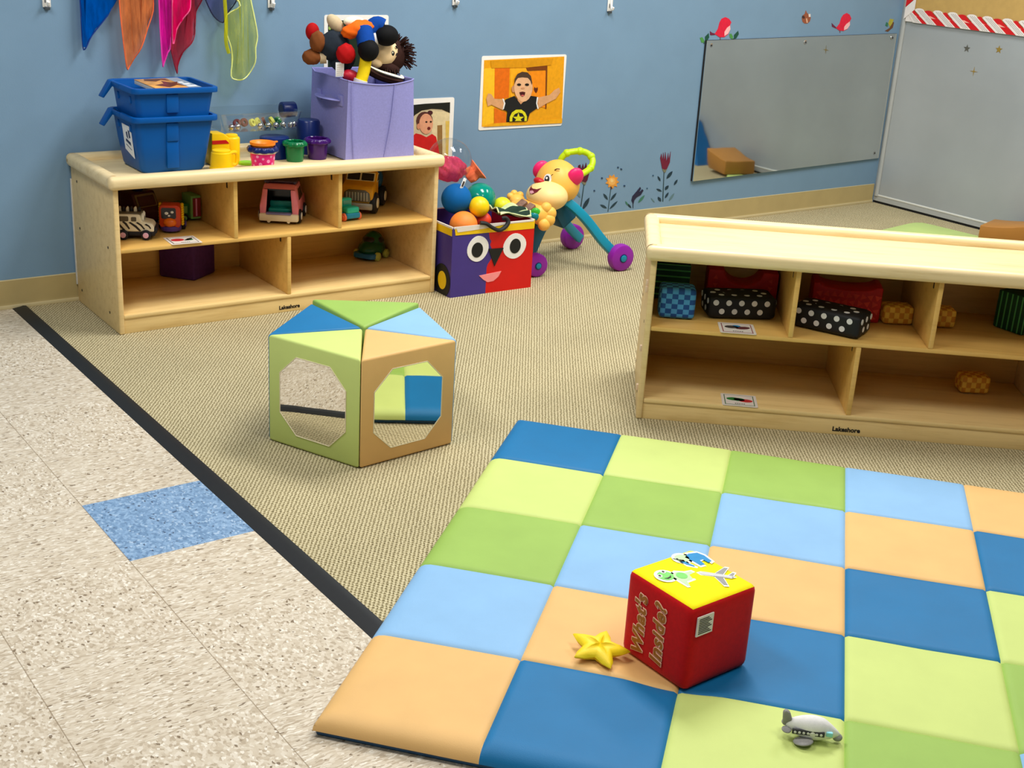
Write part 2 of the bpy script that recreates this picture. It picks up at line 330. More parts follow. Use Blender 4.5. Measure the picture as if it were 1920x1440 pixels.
# ---------------------------------------------------------------- layout
WY, RX, CEIL = 4.2288, 5.4949, 2.7
XMIN, YMIN = -2.6, -2.6
L0, LA = (1.3189, 3.8098), -.0119
R0, RA = (2.3303, 2.489), -.71
def LS(a, b, z): return (L0[0]+math.cos(LA)*a-math.sin(LA)*b, L0[1]+math.sin(LA)*a+math.cos(LA)*b, z)
def RS(a, b, z): return (R0[0]+math.cos(RA)*a-math.sin(RA)*b, R0[1]+math.sin(RA)*a+math.cos(RA)*b, z)
D = {'scarf_blue':[(1.3826,1.0076),(1.3821,0.9509),(1.3821,0.8431),(1.3902,0.8412),(1.4141,0.8791),(1.4583,0.9296),(1.4826,0.9585),(1.5072,0.9947),(1.5137,1.0091)],'scarf_orange':[(1.506,1.0091),(1.5058,0.9659),(1.5081,0.8968),(1.5138,0.8157),(1.5202,0.7728),(1.5313,0.7752),(1.5483,0.804),(1.5696,0.841),(1.5956,0.8964),(1.6178,0.9555),(1.6208,1.0104)],'scarf_magenta':[(1.6338,1.0105),(1.6345,0.9776),(1.6372,0.8963),(1.6396,0.7855),(1.649,0.7872),(1.6623,0.8211),(1.6744,0.8511),(1.6802,1.011)],'scarf_pink':[(1.681,1.011),(1.6752,0.8511),(1.6933,0.8961),(1.7128,0.9335),(1.732,0.9596),(1.741,0.9895),(1.7438,1.0118)],'scarf_red':[(1.7446,1.0118),(1.734,0.9597),(1.6954,0.8961),(1.6766,0.8454),(1.6839,0.8018),(1.6985,0.751),(1.7058,0.7861),(1.7214,0.824),(1.7489,0.8504),(1.7663,0.8806),(1.7661,0.9147),(1.7746,0.9523),(1.7901,0.9899),(1.7928,1.0123)],'scarf_navy':[(1.7887,1.0123),(1.8043,0.9825),(1.8301,0.9374),(1.8561,0.9184),(1.8722,0.9413),(1.9069,0.9833),(1.9181,1.0138)],'scarf_yellow':[(1.8843,1.0134),(1.9089,0.9757),(1.8702,0.9451),(1.8567,0.9069),(1.8644,0.8762),(1.8806,0.8374),(1.8832,0.7985),(1.8765,0.7438),(1.8913,0.7308),(1.9173,0.7309),(1.9437,0.7481),(1.9618,0.7893),(1.9647,0.8365),(1.9726,0.8755),(1.9639,0.9337),(1.954,0.9913),(1.9522,1.0141)],'bird':{'body':[(4.2071,0.8629),(4.2241,0.886),(4.229,0.9117),(4.2396,0.9286),(4.2622,0.9358),(4.2857,0.9286),(4.3033,0.9131),(4.2973,0.9038),(4.3014,0.8831),(4.2913,0.8624),(4.2687,0.849),(4.2388,0.8492)],'belly':[(4.2964,0.8997),(4.3014,0.8831),(4.2908,0.865),(4.2686,0.8542),(4.2658,0.8719),(4.2793,0.8899)],'tail':[(4.1764,0.8759),(4.1915,0.8681),(4.2097,0.8649),(4.2106,0.8593),(4.1916,0.8578),(4.1797,0.8589)],'leg':[(4.2417,0.8503),(4.2461,0.8502),(4.2479,0.8388),(4.2435,0.8388)]},'bird2':{'body':[(5.0123,0.8858),(5.0336,0.9069),(5.0398,0.9335),(5.0521,0.9479),(5.0747,0.9557),(5.0973,0.948),(5.1135,0.9302),(5.1064,0.919),(5.1091,0.8995),(5.0948,0.8811),(5.0689,0.8722),(5.0355,0.8746)],'belly':[(5.1044,0.9162),(5.1099,0.8995),(5.0961,0.8833),(5.0717,0.8756),(5.0699,0.8912),(5.0834,0.9051)],'tail':[(4.9764,0.9092),(4.9959,0.8981),(5.0133,0.8892),(5.0128,0.8836),(4.9817,0.8926)],'leg':[(5.0407,0.8746),(5.0459,0.8746),(5.0483,0.8634),(5.0431,0.8634)]},'sprig1':{'light':[(4.1187,0.8471),(4.1328,0.85),(4.1463,0.8376),(4.1481,0.8263),(4.132,0.8264)],'dark':[(4.1531,0.8314),(4.15,0.8519),(4.1696,0.8672),(4.1754,0.8487),(4.1644,0.8344)],'stem':[(4.1449,0.8325),(4.1499,0.8335),(4.1503,0.8211),(4.1459,0.8211)]},'sprig2':{'light':[(4.298,0.8623),(4.3113,0.8643),(4.3241,0.8507),(4.3229,0.8392),(4.3053,0.8456)],'dark':[(4.3302,0.8413),(4.3289,0.858),(4.3517,0.8761),(4.3586,0.862),(4.345,0.8432)],'stem':[(4.318,0.8414),(4.3328,0.8433),(4.3322,0.8381),(4.3202,0.8372)]},'squirrel':{'body':[(4.7833,0.9677),(4.7923,0.9559),(4.8033,0.9505),(4.8159,0.9452),(4.8243,0.9327),(4.8215,0.9181),(4.8071,0.9072),(4.7864,0.9072),(4.7709,0.9148),(4.7628,0.931),(4.7669,0.9434),(4.7786,0.9505)],'dark':[(4.7619,0.9354),(4.7652,0.9434),(4.7789,0.9408),(4.7841,0.9311),(4.7714,0.9289)],'light':[(4.8035,0.9495),(4.8181,0.9506),(4.8208,0.9376),(4.8094,0.9365)],'mark':[(4.7901,0.93),(4.7981,0.9311),(4.808,0.911),(4.7984,0.9094)]},'acorn':{'body':[(5.3805,0.8708),(5.4137,0.8856),(5.429,0.9132),(5.4404,0.912),(5.4375,0.8867),(5.4037,0.8661)],'leaf':[(5.3972,0.9075),(5.4047,0.9292),(5.4351,0.9258),(5.427,0.9063),(5.4128,0.8891)],'dark':[(5.3761,0.8961),(5.381,0.9132),(5.3953,0.9075),(5.3956,0.8914)]},'tulip':{'head':[(3.9516,0.3249),(3.9565,0.3449),(3.9672,0.3146),(3.9677,0.3489),(3.9786,0.3108),(3.9792,0.3507),(3.9927,0.3067),(3.9976,0.3456),(4.0042,0.3154),(4.0112,0.3511),(4.0127,0.3023),(3.9981,0.2724),(3.9839,0.2708),(3.9697,0.2768)],'cup':[(3.9699,0.2749),(3.9982,0.2718),(3.992,0.258),(3.9822,0.2586)],'stem':[(3.9818,0.2587),(3.986,0.2584),(3.9975,0.1238),(3.9915,0.1243)],'leaves':[[(4.0032,0.228),(4.0147,0.2315),(4.0238,0.2365),(4.0302,0.243),(4.0341,0.2511),(4.0354,0.2608),(4.0238,0.2573),(4.0148,0.2523),(4.0084,0.2458),(4.0045,0.2377)],[(3.9476,0.2443),(3.9483,0.2383),(3.9507,0.2328),(3.9547,0.2278),(3.9602,0.2234),(3.9674,0.2195),(3.9666,0.2256),(3.9642,0.2311),(3.9603,0.2361),(3.9547,0.2405)],[(3.9474,0.1861),(3.9528,0.1807),(3.9589,0.1766),(3.9657,0.1738),(3.9732,0.1723),(3.9814,0.1722),(3.9759,0.1777),(3.9698,0.1818),(3.963,0.1845),(3.9556,0.186)],[(3.9998,0.1774),(4.0084,0.1782),(4.0148,0.1805),(4.0189,0.1843),(4.0207,0.1896),(4.0202,0.1964),(4.0116,0.1955),(4.0052,0.1932),(4.0011,0.1894),(3.9993,0.1841)],[(4.0536,0.1952),(4.061,0.1983),(4.0666,0.2023),(4.0703,0.2072),(4.0721,0.2131),(4.072,0.2199),(4.0646,0.2169),(4.059,0.2129),(4.0553,0.208),(4.0535,0.2021)],[(3.9615,0.1488),(3.9613,0.1423),(3.9633,0.1367),(3.9675,0.1321),(3.9739,0.1283),(3.9825,0.1254),(3.9827,0.1319),(3.9806,0.1375),(3.9764,0.1422),(3.97,0.1459)],[(4.0052,0.1385),(4.0125,0.1418),(4.0181,0.1461),(4.0219,0.1512),(4.024,0.1573),(4.0244,0.1642),(4.017,0.1608),(4.0115,0.1566),(4.0076,0.1515),(4.0055,0.1454)]],'pale':[[(4.0313,0.1236),(4.0411,0.1283),(4.0491,0.1341),(4.055,0.141),(4.059,0.149),(4.0611,0.1581),(4.0512,0.1534),(4.0433,0.1476),(4.0373,0.1407),(4.0333,0.1327)],[(3.9199,0.1463),(3.9229,0.1408),(3.9268,0.136),(3.9316,0.1317),(3.9375,0.1279),(3.9443,0.1248),(3.9413,0.1302),(3.9374,0.1351),(3.9325,0.1394),(3.9267,0.1431)]],'dots':[[(3.923,0.2485),(3.9227,0.247),(3.9213,0.2459),(3.9192,0.2456),(3.9171,0.2462),(3.9154,0.2475),(3.9146,0.2491),(3.915,0.2506),(3.9164,0.2517),(3.9184,0.252),(3.9206,0.2514),(3.9223,0.2501)],[(3.8943,0.1924),(3.894,0.191),(3.8927,0.19),(3.8909,0.1898),(3.889,0.1903),(3.8874,0.1915),(3.8868,0.1929),(3.8871,0.1943),(3.8883,0.1953),(3.8902,0.1955),(3.8921,0.195),(3.8936,0.1938)]]},'orangeflower':{'head':[(3.7208,0.2335),(3.7055,0.228),(3.7114,0.2141),(3.6938,0.2181),(3.6874,0.2065),(3.6759,0.2181),(3.6603,0.2142),(3.6601,0.228),(3.6426,0.2336),(3.6538,0.243),(3.6426,0.2555),(3.6599,0.2563),(3.6602,0.2698),(3.6756,0.2616),(3.6872,0.2698),(3.6935,0.2564),(3.7112,0.2555),(3.7053,0.2432)],'mid':[(3.6992,0.2379),(3.6974,0.2294),(3.6904,0.2236),(3.6802,0.222),(3.6696,0.2251),(3.6612,0.232),(3.6575,0.2409),(3.6594,0.2493),(3.6663,0.2551),(3.6764,0.2567),(3.6871,0.2536),(3.6955,0.2467)],'heart':[(3.6864,0.2419),(3.6855,0.2382),(3.6823,0.2358),(3.6776,0.2351),(3.6727,0.2365),(3.6689,0.2394),(3.6672,0.2432),(3.6681,0.2468),(3.6713,0.2493),(3.676,0.25),(3.6809,0.2486),(3.6847,0.2457)],'cup':[(3.6734,0.2228),(3.6846,0.2189),(3.681,0.2044),(3.6738,0.2049)],'stem':[(3.6738,0.2049),(3.6778,0.2046),(3.6728,0.1045),(3.6687,0.1048)],'leaves':[[(3.6353,0.189),(3.6375,0.1812),(3.6415,0.1742),(3.6473,0.168),(3.6548,0.1628),(3.6642,0.1584),(3.6619,0.1663),(3.6579,0.1733),(3.6522,0.1794),(3.6446,0.1847)],[(3.6792,0.1538),(3.6893,0.158),(3.6975,0.1633),(3.7039,0.1699),(3.7085,0.1776),(3.7111,0.1865),(3.701,0.1823),(3.6928,0.177),(3.6864,0.1704),(3.6819,0.1627)],[(3.6221,0.1407),(3.6284,0.1338),(3.6356,0.1284),(3.6437,0.1246),(3.6528,0.1222),(3.6628,0.1213),(3.6564,0.1282),(3.6492,0.1336),(3.6411,0.1374),(3.632,0.1398)],[(3.6787,0.1161),(3.6903,0.1203),(3.7004,0.1256),(3.709,0.1321),(3.7161,0.1398),(3.7217,0.1487),(3.7101,0.1446),(3.7,0.1392),(3.6914,0.1327),(3.6843,0.125)]],'pale':[],'dots':[[(3.6245,0.2579),(3.6241,0.2561),(3.6225,0.2548),(3.6201,0.2545),(3.6177,0.2552),(3.6158,0.2567),(3.615,0.2585),(3.6154,0.2603),(3.617,0.2616),(3.6194,0.2619),(3.6218,0.2612),(3.6237,0.2598)],[(3.7111,0.299),(3.7107,0.2974),(3.7092,0.2962),(3.7071,0.2959),(3.7048,0.2965),(3.7031,0.2979),(3.7023,0.2996),(3.7027,0.3013),(3.7042,0.3024),(3.7063,0.3027),(3.7086,0.3021),(3.7103,0.3008)],[(3.7316,0.2882),(3.7302,0.2874),(3.7277,0.2874),(3.7249,0.2884),(3.7226,0.2899),(3.7213,0.2917),(3.7213,0.2932),(3.7228,0.294),(3.7252,0.2939),(3.728,0.293),(3.7304,0.2914),(3.7317,0.2897)],[(3.7583,0.2141),(3.7578,0.2122),(3.7562,0.211),(3.7538,0.2107),(3.7513,0.2114),(3.7493,0.2129),(3.7485,0.2148),(3.7489,0.2166),(3.7505,0.2179),(3.7529,0.2182),(3.7554,0.2175),(3.7574,0.216)],[(3.5865,0.2054),(3.5861,0.2037),(3.5846,0.2026),(3.5825,0.2023),(3.5803,0.2029),(3.5786,0.2043),(3.5778,0.206),(3.5782,0.2077),(3.5797,0.2088),(3.5818,0.2091),(3.584,0.2085),(3.5857,0.2071)]]},'bud':{'head':[(3.8125,0.131),(3.8027,0.1444),(3.8062,0.163),(3.8277,0.1826),(3.8475,0.2022),(3.8533,0.1954),(3.8425,0.1758),(3.8613,0.1908),(3.8695,0.1848),(3.8553,0.1654),(3.8317,0.1562),(3.8199,0.1446),(3.8168,0.1291)],'stem':[(3.8115,0.1327),(3.8165,0.1323),(3.8185,0.1084),(3.8143,0.1087)],'leaves':[[(3.779,0.1333),(3.7819,0.1269),(3.7862,0.1214),(3.7916,0.1167),(3.7984,0.1129),(3.8064,0.1099),(3.8035,0.1163),(3.7992,0.1218),(3.7937,0.1265),(3.787,0.1303)]],'green':[[(3.7678,0.1442),(3.7685,0.1391),(3.7706,0.1345),(3.7739,0.1305),(3.7785,0.1269),(3.7845,0.1238),(3.7837,0.1288),(3.7817,0.1334),(3.7783,0.1375),(3.7737,0.1411)],[(3.8446,0.1305),(3.8554,0.1343),(3.8643,0.1394),(3.8712,0.1458),(3.8761,0.1536),(3.879,0.1627),(3.8681,0.1589),(3.8593,0.1538),(3.8524,0.1474),(3.8475,0.1396)]]},'tulip0':{'head':[(3.4795,0.3061),(3.4817,0.3224),(3.4921,0.3256),(3.4987,0.3048),(3.5064,0.3277),(3.5154,0.3067),(3.5229,0.3317),(3.5316,0.3057),(3.5472,0.2926),(3.5376,0.254),(3.5276,0.2456),(3.503,0.2529)],'cup':[(3.503,0.2529),(3.5341,0.2497),(3.5287,0.235),(3.5184,0.2372)],'stem':[(3.519,0.2387),(3.5237,0.2384),(3.5157,0.1309),(3.5103,0.1313)],'leaves':[[(3.5239,0.1266),(3.5366,0.1336),(3.5463,0.1422),(3.5531,0.1522),(3.5569,0.1638),(3.5578,0.1769),(3.5451,0.1699),(3.5354,0.1613),(3.5286,0.1513),(3.5248,0.1397)]],'pale':[[(3.4768,0.2194),(3.4784,0.2098),(3.4822,0.2011),(3.4884,0.1933),(3.4967,0.1863),(3.5074,0.1802),(3.5058,0.1899),(3.5019,0.1986),(3.4957,0.2064),(3.4874,0.2134)]],'dots':[]},'boy':{'bg':[(2.963,0.7709),(3.363,0.7791),(3.3737,0.5075),(2.9672,0.5108)],'lightL':[(2.964,0.7382),(3.0147,0.7419),(3.0265,0.5232),(2.9703,0.5126)],'doorL':[(3.017,0.7418),(3.0887,0.7389),(3.0931,0.622),(3.069,0.6191),(3.0226,0.62)],'centre':[(3.0912,0.7366),(3.1781,0.737),(3.1865,0.6265),(3.1015,0.6236)],'shadow':[(3.1684,0.7387),(3.2778,0.7478),(3.288,0.5694),(3.2801,0.5697),(3.27,0.7261),(3.1766,0.7251)],'doorR':[(3.1839,0.7224),(3.2702,0.7238),(3.2798,0.5736),(3.194,0.5921)],'top':[(2.9948,0.7685),(3.3048,0.7725),(3.2974,0.7463),(3.1732,0.7386),(2.9989,0.74)],'heart':[(3.2265,0.6547),(3.2184,0.6603),(3.2152,0.652),(3.2198,0.6424),(3.2282,0.6346),(3.2342,0.6431),(3.2364,0.6522),(3.2319,0.6599)],'lowL':[(3.0226,0.5834),(3.0823,0.5623),(3.0851,0.5205),(3.0266,0.5213)],'torso':[(3.074,0.6152),(3.119,0.6279),(3.1328,0.6132),(3.1502,0.6031),(3.1743,0.6117),(3.1913,0.6271),(3.2375,0.6202),(3.2378,0.5752),(3.2016,0.5555),(3.1911,0.5227),(3.0857,0.5251),(3.0875,0.5677),(3.0664,0.575)],'armL':[(3.0716,0.6153),(3.0203,0.62),(3.0053,0.638),(2.989,0.6422),(2.9811,0.6221),(2.9899,0.5914),(3.0079,0.597),(3.0651,0.5735)],'armR':[(3.2378,0.6172),(3.2979,0.6259),(3.3208,0.645),(3.3446,0.6539),(3.3531,0.6364),(3.3313,0.6094),(3.286,0.5925),(3.2428,0.5731)],'head':[(3.2058,0.6618),(3.205,0.6433),(3.1996,0.6268),(3.1902,0.6139),(3.1777,0.6058),(3.1635,0.6034),(3.1488,0.6069),(3.1352,0.6158),(3.124,0.6293),(3.1162,0.6461),(3.1127,0.6644),(3.1136,0.6826),(3.119,0.6989),(3.1282,0.7117),(3.1405,0.7197),(3.1546,0.7223),(3.1691,0.7191),(3.1828,0.7104),(3.1941,0.697),(3.2021,0.6803)],'earL':[(3.1194,0.6549),(3.1188,0.6482),(3.116,0.6433),(3.1119,0.6417),(3.1076,0.6436),(3.1041,0.6486),(3.1025,0.6554),(3.1032,0.6621),(3.1059,0.6669),(3.11,0.6686),(3.1144,0.6667),(3.1178,0.6617)],'earR':[(3.208,0.6523),(3.2076,0.6462),(3.2055,0.6419),(3.2022,0.6403),(3.1987,0.6421),(3.1959,0.6466),(3.1946,0.6527),(3.195,0.6587),(3.1971,0.663),(3.2003,0.6646),(3.2038,0.6628),(3.2066,0.6583)],'hair':[(3.1134,0.6738),(3.1141,0.6961),(3.1255,0.7144),(3.1484,0.7232),(3.1746,0.72),(3.1938,0.7053),(3.2026,0.6788),(3.2015,0.6675),(3.1924,0.6866),(3.1787,0.6982),(3.15,0.7008),(3.129,0.6987),(3.1203,0.6885)],'eyeL':[(3.147,0.6721),(3.1458,0.6695),(3.1421,0.6677),(3.1369,0.6671),(3.1317,0.668),(3.1277,0.67),(3.1262,0.6727),(3.1274,0.6752),(3.131,0.677),(3.1362,0.6776),(3.1414,0.6768),(3.1454,0.6747)],'eyeR':[(3.1869,0.671),(3.1857,0.6684),(3.182,0.6665),(3.1768,0.666),(3.1715,0.6668),(3.1676,0.6689),(3.166,0.6715),(3.1672,0.6741),(3.1708,0.676),(3.176,0.6765),(3.1813,0.6757),(3.1853,0.6736)],'nose':[(3.166,0.658),(3.1649,0.6562),(3.1615,0.6549),(3.1568,0.6545),(3.152,0.6552),(3.1484,0.6567),(3.147,0.6586),(3.1481,0.6604),(3.1515,0.6617),(3.1562,0.6621),(3.161,0.6614),(3.1646,0.6599)],'mouth':[(3.1402,0.6423),(3.1556,0.6444),(3.1701,0.6413),(3.1673,0.629),(3.1571,0.6244),(3.1457,0.6308)],'tongue':[(3.1654,0.6287),(3.1643,0.6272),(3.1613,0.6262),(3.157,0.6259),(3.1527,0.6265),(3.1495,0.6277),(3.1482,0.6292),(3.1493,0.6307),(3.1523,0.6317),(3.1566,0.632),(3.1609,0.6314),(3.1641,0.6302)],'neck':[(3.1324,0.6188),(3.187,0.6208),(3.1743,0.6117),(3.1518,0.5936),(3.1355,0.6093)],'ring':[(3.0988,0.5268),(3.0985,0.5446),(3.1081,0.5631),(3.1286,0.5733),(3.1548,0.5726),(3.1748,0.5604),(3.1857,0.5428),(3.1856,0.5252)],'inner':[(3.112,0.5269),(3.1119,0.5421),(3.1228,0.5561),(3.1413,0.5618),(3.1607,0.5572),(3.1727,0.5434),(3.1731,0.5258)],'star':[(3.14,0.5607),(3.1479,0.5442),(3.1694,0.5432),(3.1528,0.5337),(3.1599,0.5263),(3.1424,0.5279),(3.125,0.5279),(3.131,0.5347),(3.1131,0.5456),(3.1344,0.5448)],'sill':[(3.0126,0.5219),(3.3734,0.5271),(3.3737,0.5075),(2.9695,0.5107)],'cuffL':[(3.0588,0.6195),(3.0653,0.6185),(3.075,0.6002),(3.069,0.5779),(3.0635,0.5758),(3.0684,0.6004)],'cuffR':[(3.2323,0.6193),(3.2391,0.619),(3.2362,0.5943),(3.2448,0.5726),(3.239,0.5713),(3.2304,0.5946)]},'baby':{'bg':[(2.6259,0.6081),(2.8108,0.614),(2.817,0.4536),(2.8162,0.3389),(2.6297,0.3515)],'cream':[(2.7274,0.583),(2.8127,0.5753),(2.8215,0.3385),(2.7375,0.3442)],'tan1':[(2.7555,0.5261),(2.7786,0.5272),(2.7872,0.3409),(2.7636,0.3424)],'tan2':[(2.7935,0.5417),(2.8128,0.5408),(2.8215,0.3385),(2.803,0.3398)],'arch':[(2.6209,0.6082),(2.6933,0.6119),(2.8108,0.6132),(2.8128,0.5719),(2.7733,0.5876),(2.7271,0.5915),(2.6817,0.587),(2.6521,0.5712),(2.6231,0.545)],'hair':[(2.7342,0.5443),(2.7318,0.5304),(2.724,0.519),(2.7119,0.5116),(2.6974,0.5096),(2.6827,0.513),(2.67,0.5215),(2.6614,0.5337),(2.658,0.5477),(2.6604,0.5614),(2.6681,0.5727),(2.6801,0.58),(2.6945,0.5822),(2.7092,0.5789),(2.7219,0.5705),(2.7307,0.5584)],'bow':[(2.7323,0.5764),(2.7308,0.5722),(2.7265,0.5693),(2.7204,0.5684),(2.7142,0.5698),(2.7096,0.5731),(2.7078,0.5774),(2.7093,0.5816),(2.7136,0.5846),(2.7197,0.5855),(2.7259,0.5841),(2.7305,0.5808)],'face':[(2.7346,0.5335),(2.7333,0.5201),(2.7283,0.5084),(2.7202,0.5),(2.71,0.4958),(2.699,0.4963),(2.6885,0.5015),(2.6798,0.5108),(2.6739,0.5229),(2.6715,0.5364),(2.6729,0.5497),(2.6779,0.5613),(2.6859,0.5697),(2.6959,0.5739),(2.7069,0.5735),(2.7174,0.5684),(2.7261,0.5592),(2.7321,0.5471)],'ear':[(2.6769,0.5264),(2.6761,0.5208),(2.6733,0.5169),(2.6693,0.5156),(2.6652,0.5173),(2.6621,0.5215),(2.6608,0.5271),(2.6616,0.5326),(2.6645,0.5365),(2.6684,0.5378),(2.6725,0.5362),(2.6756,0.532)],'eyeL':[(2.7088,0.542),(2.7082,0.5403),(2.7063,0.5391),(2.7038,0.5388),(2.7013,0.5394),(2.6993,0.5407),(2.6986,0.5424),(2.6992,0.5441),(2.701,0.5453),(2.7035,0.5456),(2.7061,0.5451),(2.708,0.5437)],'eyeR':[(2.7287,0.542),(2.7281,0.5403),(2.7265,0.5391),(2.7242,0.5387),(2.7219,0.5393),(2.7201,0.5406),(2.7194,0.5424),(2.72,0.5441),(2.7216,0.5452),(2.7239,0.5456),(2.7262,0.545),(2.728,0.5437)],'mouth':[(2.7231,0.5169),(2.7222,0.5139),(2.7197,0.5119),(2.7161,0.5112),(2.7125,0.5122),(2.7098,0.5145),(2.7087,0.5176),(2.7096,0.5205),(2.7121,0.5226),(2.7156,0.5233),(2.7193,0.5223),(2.722,0.52)],'shirt':[(2.6278,0.481),(2.6572,0.5008),(2.6802,0.4954),(2.7061,0.4833),(2.7311,0.495),(2.7496,0.4833),(2.7615,0.4479),(2.7793,0.3414),(2.6322,0.3513)]},'topphoto':{'bg':[(2.2732,0.9256),(2.5091,0.9295),(2.5153,0.7493),(2.2747,0.7543)],'f0':[(2.2986,0.9156),(2.2976,0.9111),(2.2948,0.9079),(2.2909,0.9067),(2.287,0.9079),(2.2842,0.9112),(2.2831,0.9156),(2.2841,0.92),(2.2869,0.9233),(2.2907,0.9245),(2.2946,0.9233),(2.2975,0.92)],'f1':[(2.2859,0.8956),(2.2852,0.8923),(2.2833,0.8899),(2.2808,0.889),(2.2782,0.8899),(2.2763,0.8923),(2.2755,0.8957),(2.2762,0.899),(2.2781,0.9014),(2.2806,0.9023),(2.2832,0.9014),(2.2851,0.899)],'f2':[(2.3601,0.9133),(2.3592,0.9108),(2.3568,0.909),(2.3534,0.9084),(2.3499,0.909),(2.3474,0.9108),(2.3465,0.9133),(2.3473,0.9158),(2.3498,0.9176),(2.3532,0.9182),(2.3566,0.9175),(2.3592,0.9157)],'f3':[(2.3715,0.9222),(2.3705,0.92),(2.3676,0.9184),(2.3637,0.9178),(2.3598,0.9184),(2.3569,0.92),(2.3558,0.9222),(2.3568,0.9245),(2.3596,0.9261),(2.3636,0.9267),(2.3675,0.9261),(2.3704,0.9245)],'f4':[(2.3963,0.9222),(2.3955,0.9195),(2.3932,0.9176),(2.3901,0.9168),(2.3869,0.9176),(2.3845,0.9195),(2.3836,0.9222),(2.3845,0.9249),(2.3867,0.9269),(2.3899,0.9276),(2.3931,0.9269),(2.3954,0.9249)],'f5':[(2.4315,0.92),(2.431,0.9155),(2.4295,0.9122),(2.4274,0.9109),(2.4252,0.9122),(2.4236,0.9155),(2.4229,0.92),(2.4234,0.9245),(2.4249,0.9278),(2.427,0.929),(2.4292,0.9278),(2.4308,0.9245)],'f6':[(2.444,0.9109),(2.4432,0.908),(2.4411,0.9058),(2.4382,0.9051),(2.4352,0.9059),(2.433,0.908),(2.4322,0.9109),(2.4329,0.9139),(2.435,0.916),(2.4379,0.9168),(2.4409,0.916),(2.4431,0.9139)],'f7':[(2.4836,0.9199),(2.4829,0.9179),(2.481,0.9164),(2.4783,0.9159),(2.4756,0.9164),(2.4736,0.9179),(2.4728,0.9199),(2.4735,0.922),(2.4754,0.9235),(2.4781,0.924),(2.4808,0.9235),(2.4828,0.922)]},'w_handle':[(3.1749,3.97,0.405),(3.1791,3.965,0.4229),(3.1939,3.955,0.441),(3.217,3.945,0.4472),(3.2389,3.93,0.4505),(3.2633,3.92,0.4451),(3.2781,3.905,0.4316),(3.2758,3.89,0.4116),(3.2583,3.88,0.3916),(3.2269,3.87,0.3803),(3.2016,3.865,0.3734)]}
LAMPS = ((2.7, 2.9, 84), (.3, 2.5, 56), (4.5, 2.7, 60), (1.9, .5, 32), (-.6, .2, 20))
EXPO = -0.36
# ================================================================ the room
m_wall = mat('wall_paint_blue', 119, 151, 178, .55, .03, 6, 300)
m_wall2 = mat('wall_paint_pale', 214, 208, 196, .6, .02, 6, 300)
m_grey = mat('grey_panel', 162, 168, 170, .30, .05, 3, 260, .5)
m_greyframe = mat('grey_frame', 172, 175, 172, .4, .03, 8)
m_light = mat('aluminium_edge', 226, 228, 222, .35, .03, 20)
m_gap = mat('shadow_gap', 22, 22, 22, .9, .02, 20)
m_base = mat('vinyl_base_tan', 178, 158, 106, .45, .05, 9, 0)
m_base2 = mat('vinyl_base_lip', 214, 198, 152, .4, .03, 9, 0)
m_black = mat('black_vinyl', 30, 30, 30, .5, .08, 60)
m_ceil = mat('ceiling_grey', 158, 156, 150, .8, .02, 8)  # unseen ceiling, coloured grey to cut bounced light and deepen shadows
tones = [rgb(178, 162, 138), rgb(201, 187, 164), rgb(211, 199, 178), rgb(222, 212, 194), rgb(242, 236, 222)]
m_tile = tile_mat('vinyl_tile_cream', tones, rgb(112, 92, 66))
btones = [rgb(98, 130, 164), rgb(116, 148, 182), rgb(130, 162, 196), rgb(146, 176, 206), rgb(178, 200, 222)]
m_tileb = tile_mat('vinyl_tile_blue', btones, rgb(60, 74, 96))
SX = 1.128                                            # tiles end and carpet begins under the black strip
TX, TY, FT = .8202, 2.6853, .3048
b = MB()
def quad(b, x0, x1, y0, y1, m):
    t = bmesh.new(); vs = [t.verts.new((x-TX, y-TY, 0)) for x, y in ((x0, y0), (x1, y0), (x1, y1), (x0, y1))]; t.faces.new(vs); b.add(t, m)
quad(b, XMIN, TX, YMIN, WY, m_tile); quad(b, TX, SX, YMIN, TY-FT, m_tile); quad(b, TX, SX, TY, WY, m_tile)
quad(b, TX, SX, TY-FT, TY, m_tileb)
structure(b.build('floor', loc=(TX, TY, 0)))
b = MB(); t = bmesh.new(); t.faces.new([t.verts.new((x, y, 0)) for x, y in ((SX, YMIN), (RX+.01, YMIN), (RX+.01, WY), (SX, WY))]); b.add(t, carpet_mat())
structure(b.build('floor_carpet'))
b = MB(); b.prism([(1.105, .0), (1.153, .0), (1.150, .006), (1.140, .0075), (1.133, .0055), (1.108, .0015)], YMIN, WY-.004, m_black)
structure(b.build('trim_1'))
def wallbox(name, a, c, m):
    b = MB(); b.box(a, c, m); return structure(b.build(name, smooth=False))
wallbox('wall_back', (XMIN, WY, 0), (RX+.15, WY+.1, CEIL), m_wall)
wallbox('wall_right', (RX+.010, YMIN, 0), (RX+.12, WY, CEIL), m_wall2)
wallbox('wall_left', (XMIN-.1, YMIN, 0), (XMIN, WY, CEIL), m_wall)
wallbox('wall_front', (XMIN, YMIN-.1, 0), (RX, YMIN, CEIL), m_wall)
wallbox('ceiling', (XMIN, YMIN, CEIL), (RX, WY, CEIL+.1), m_ceil)
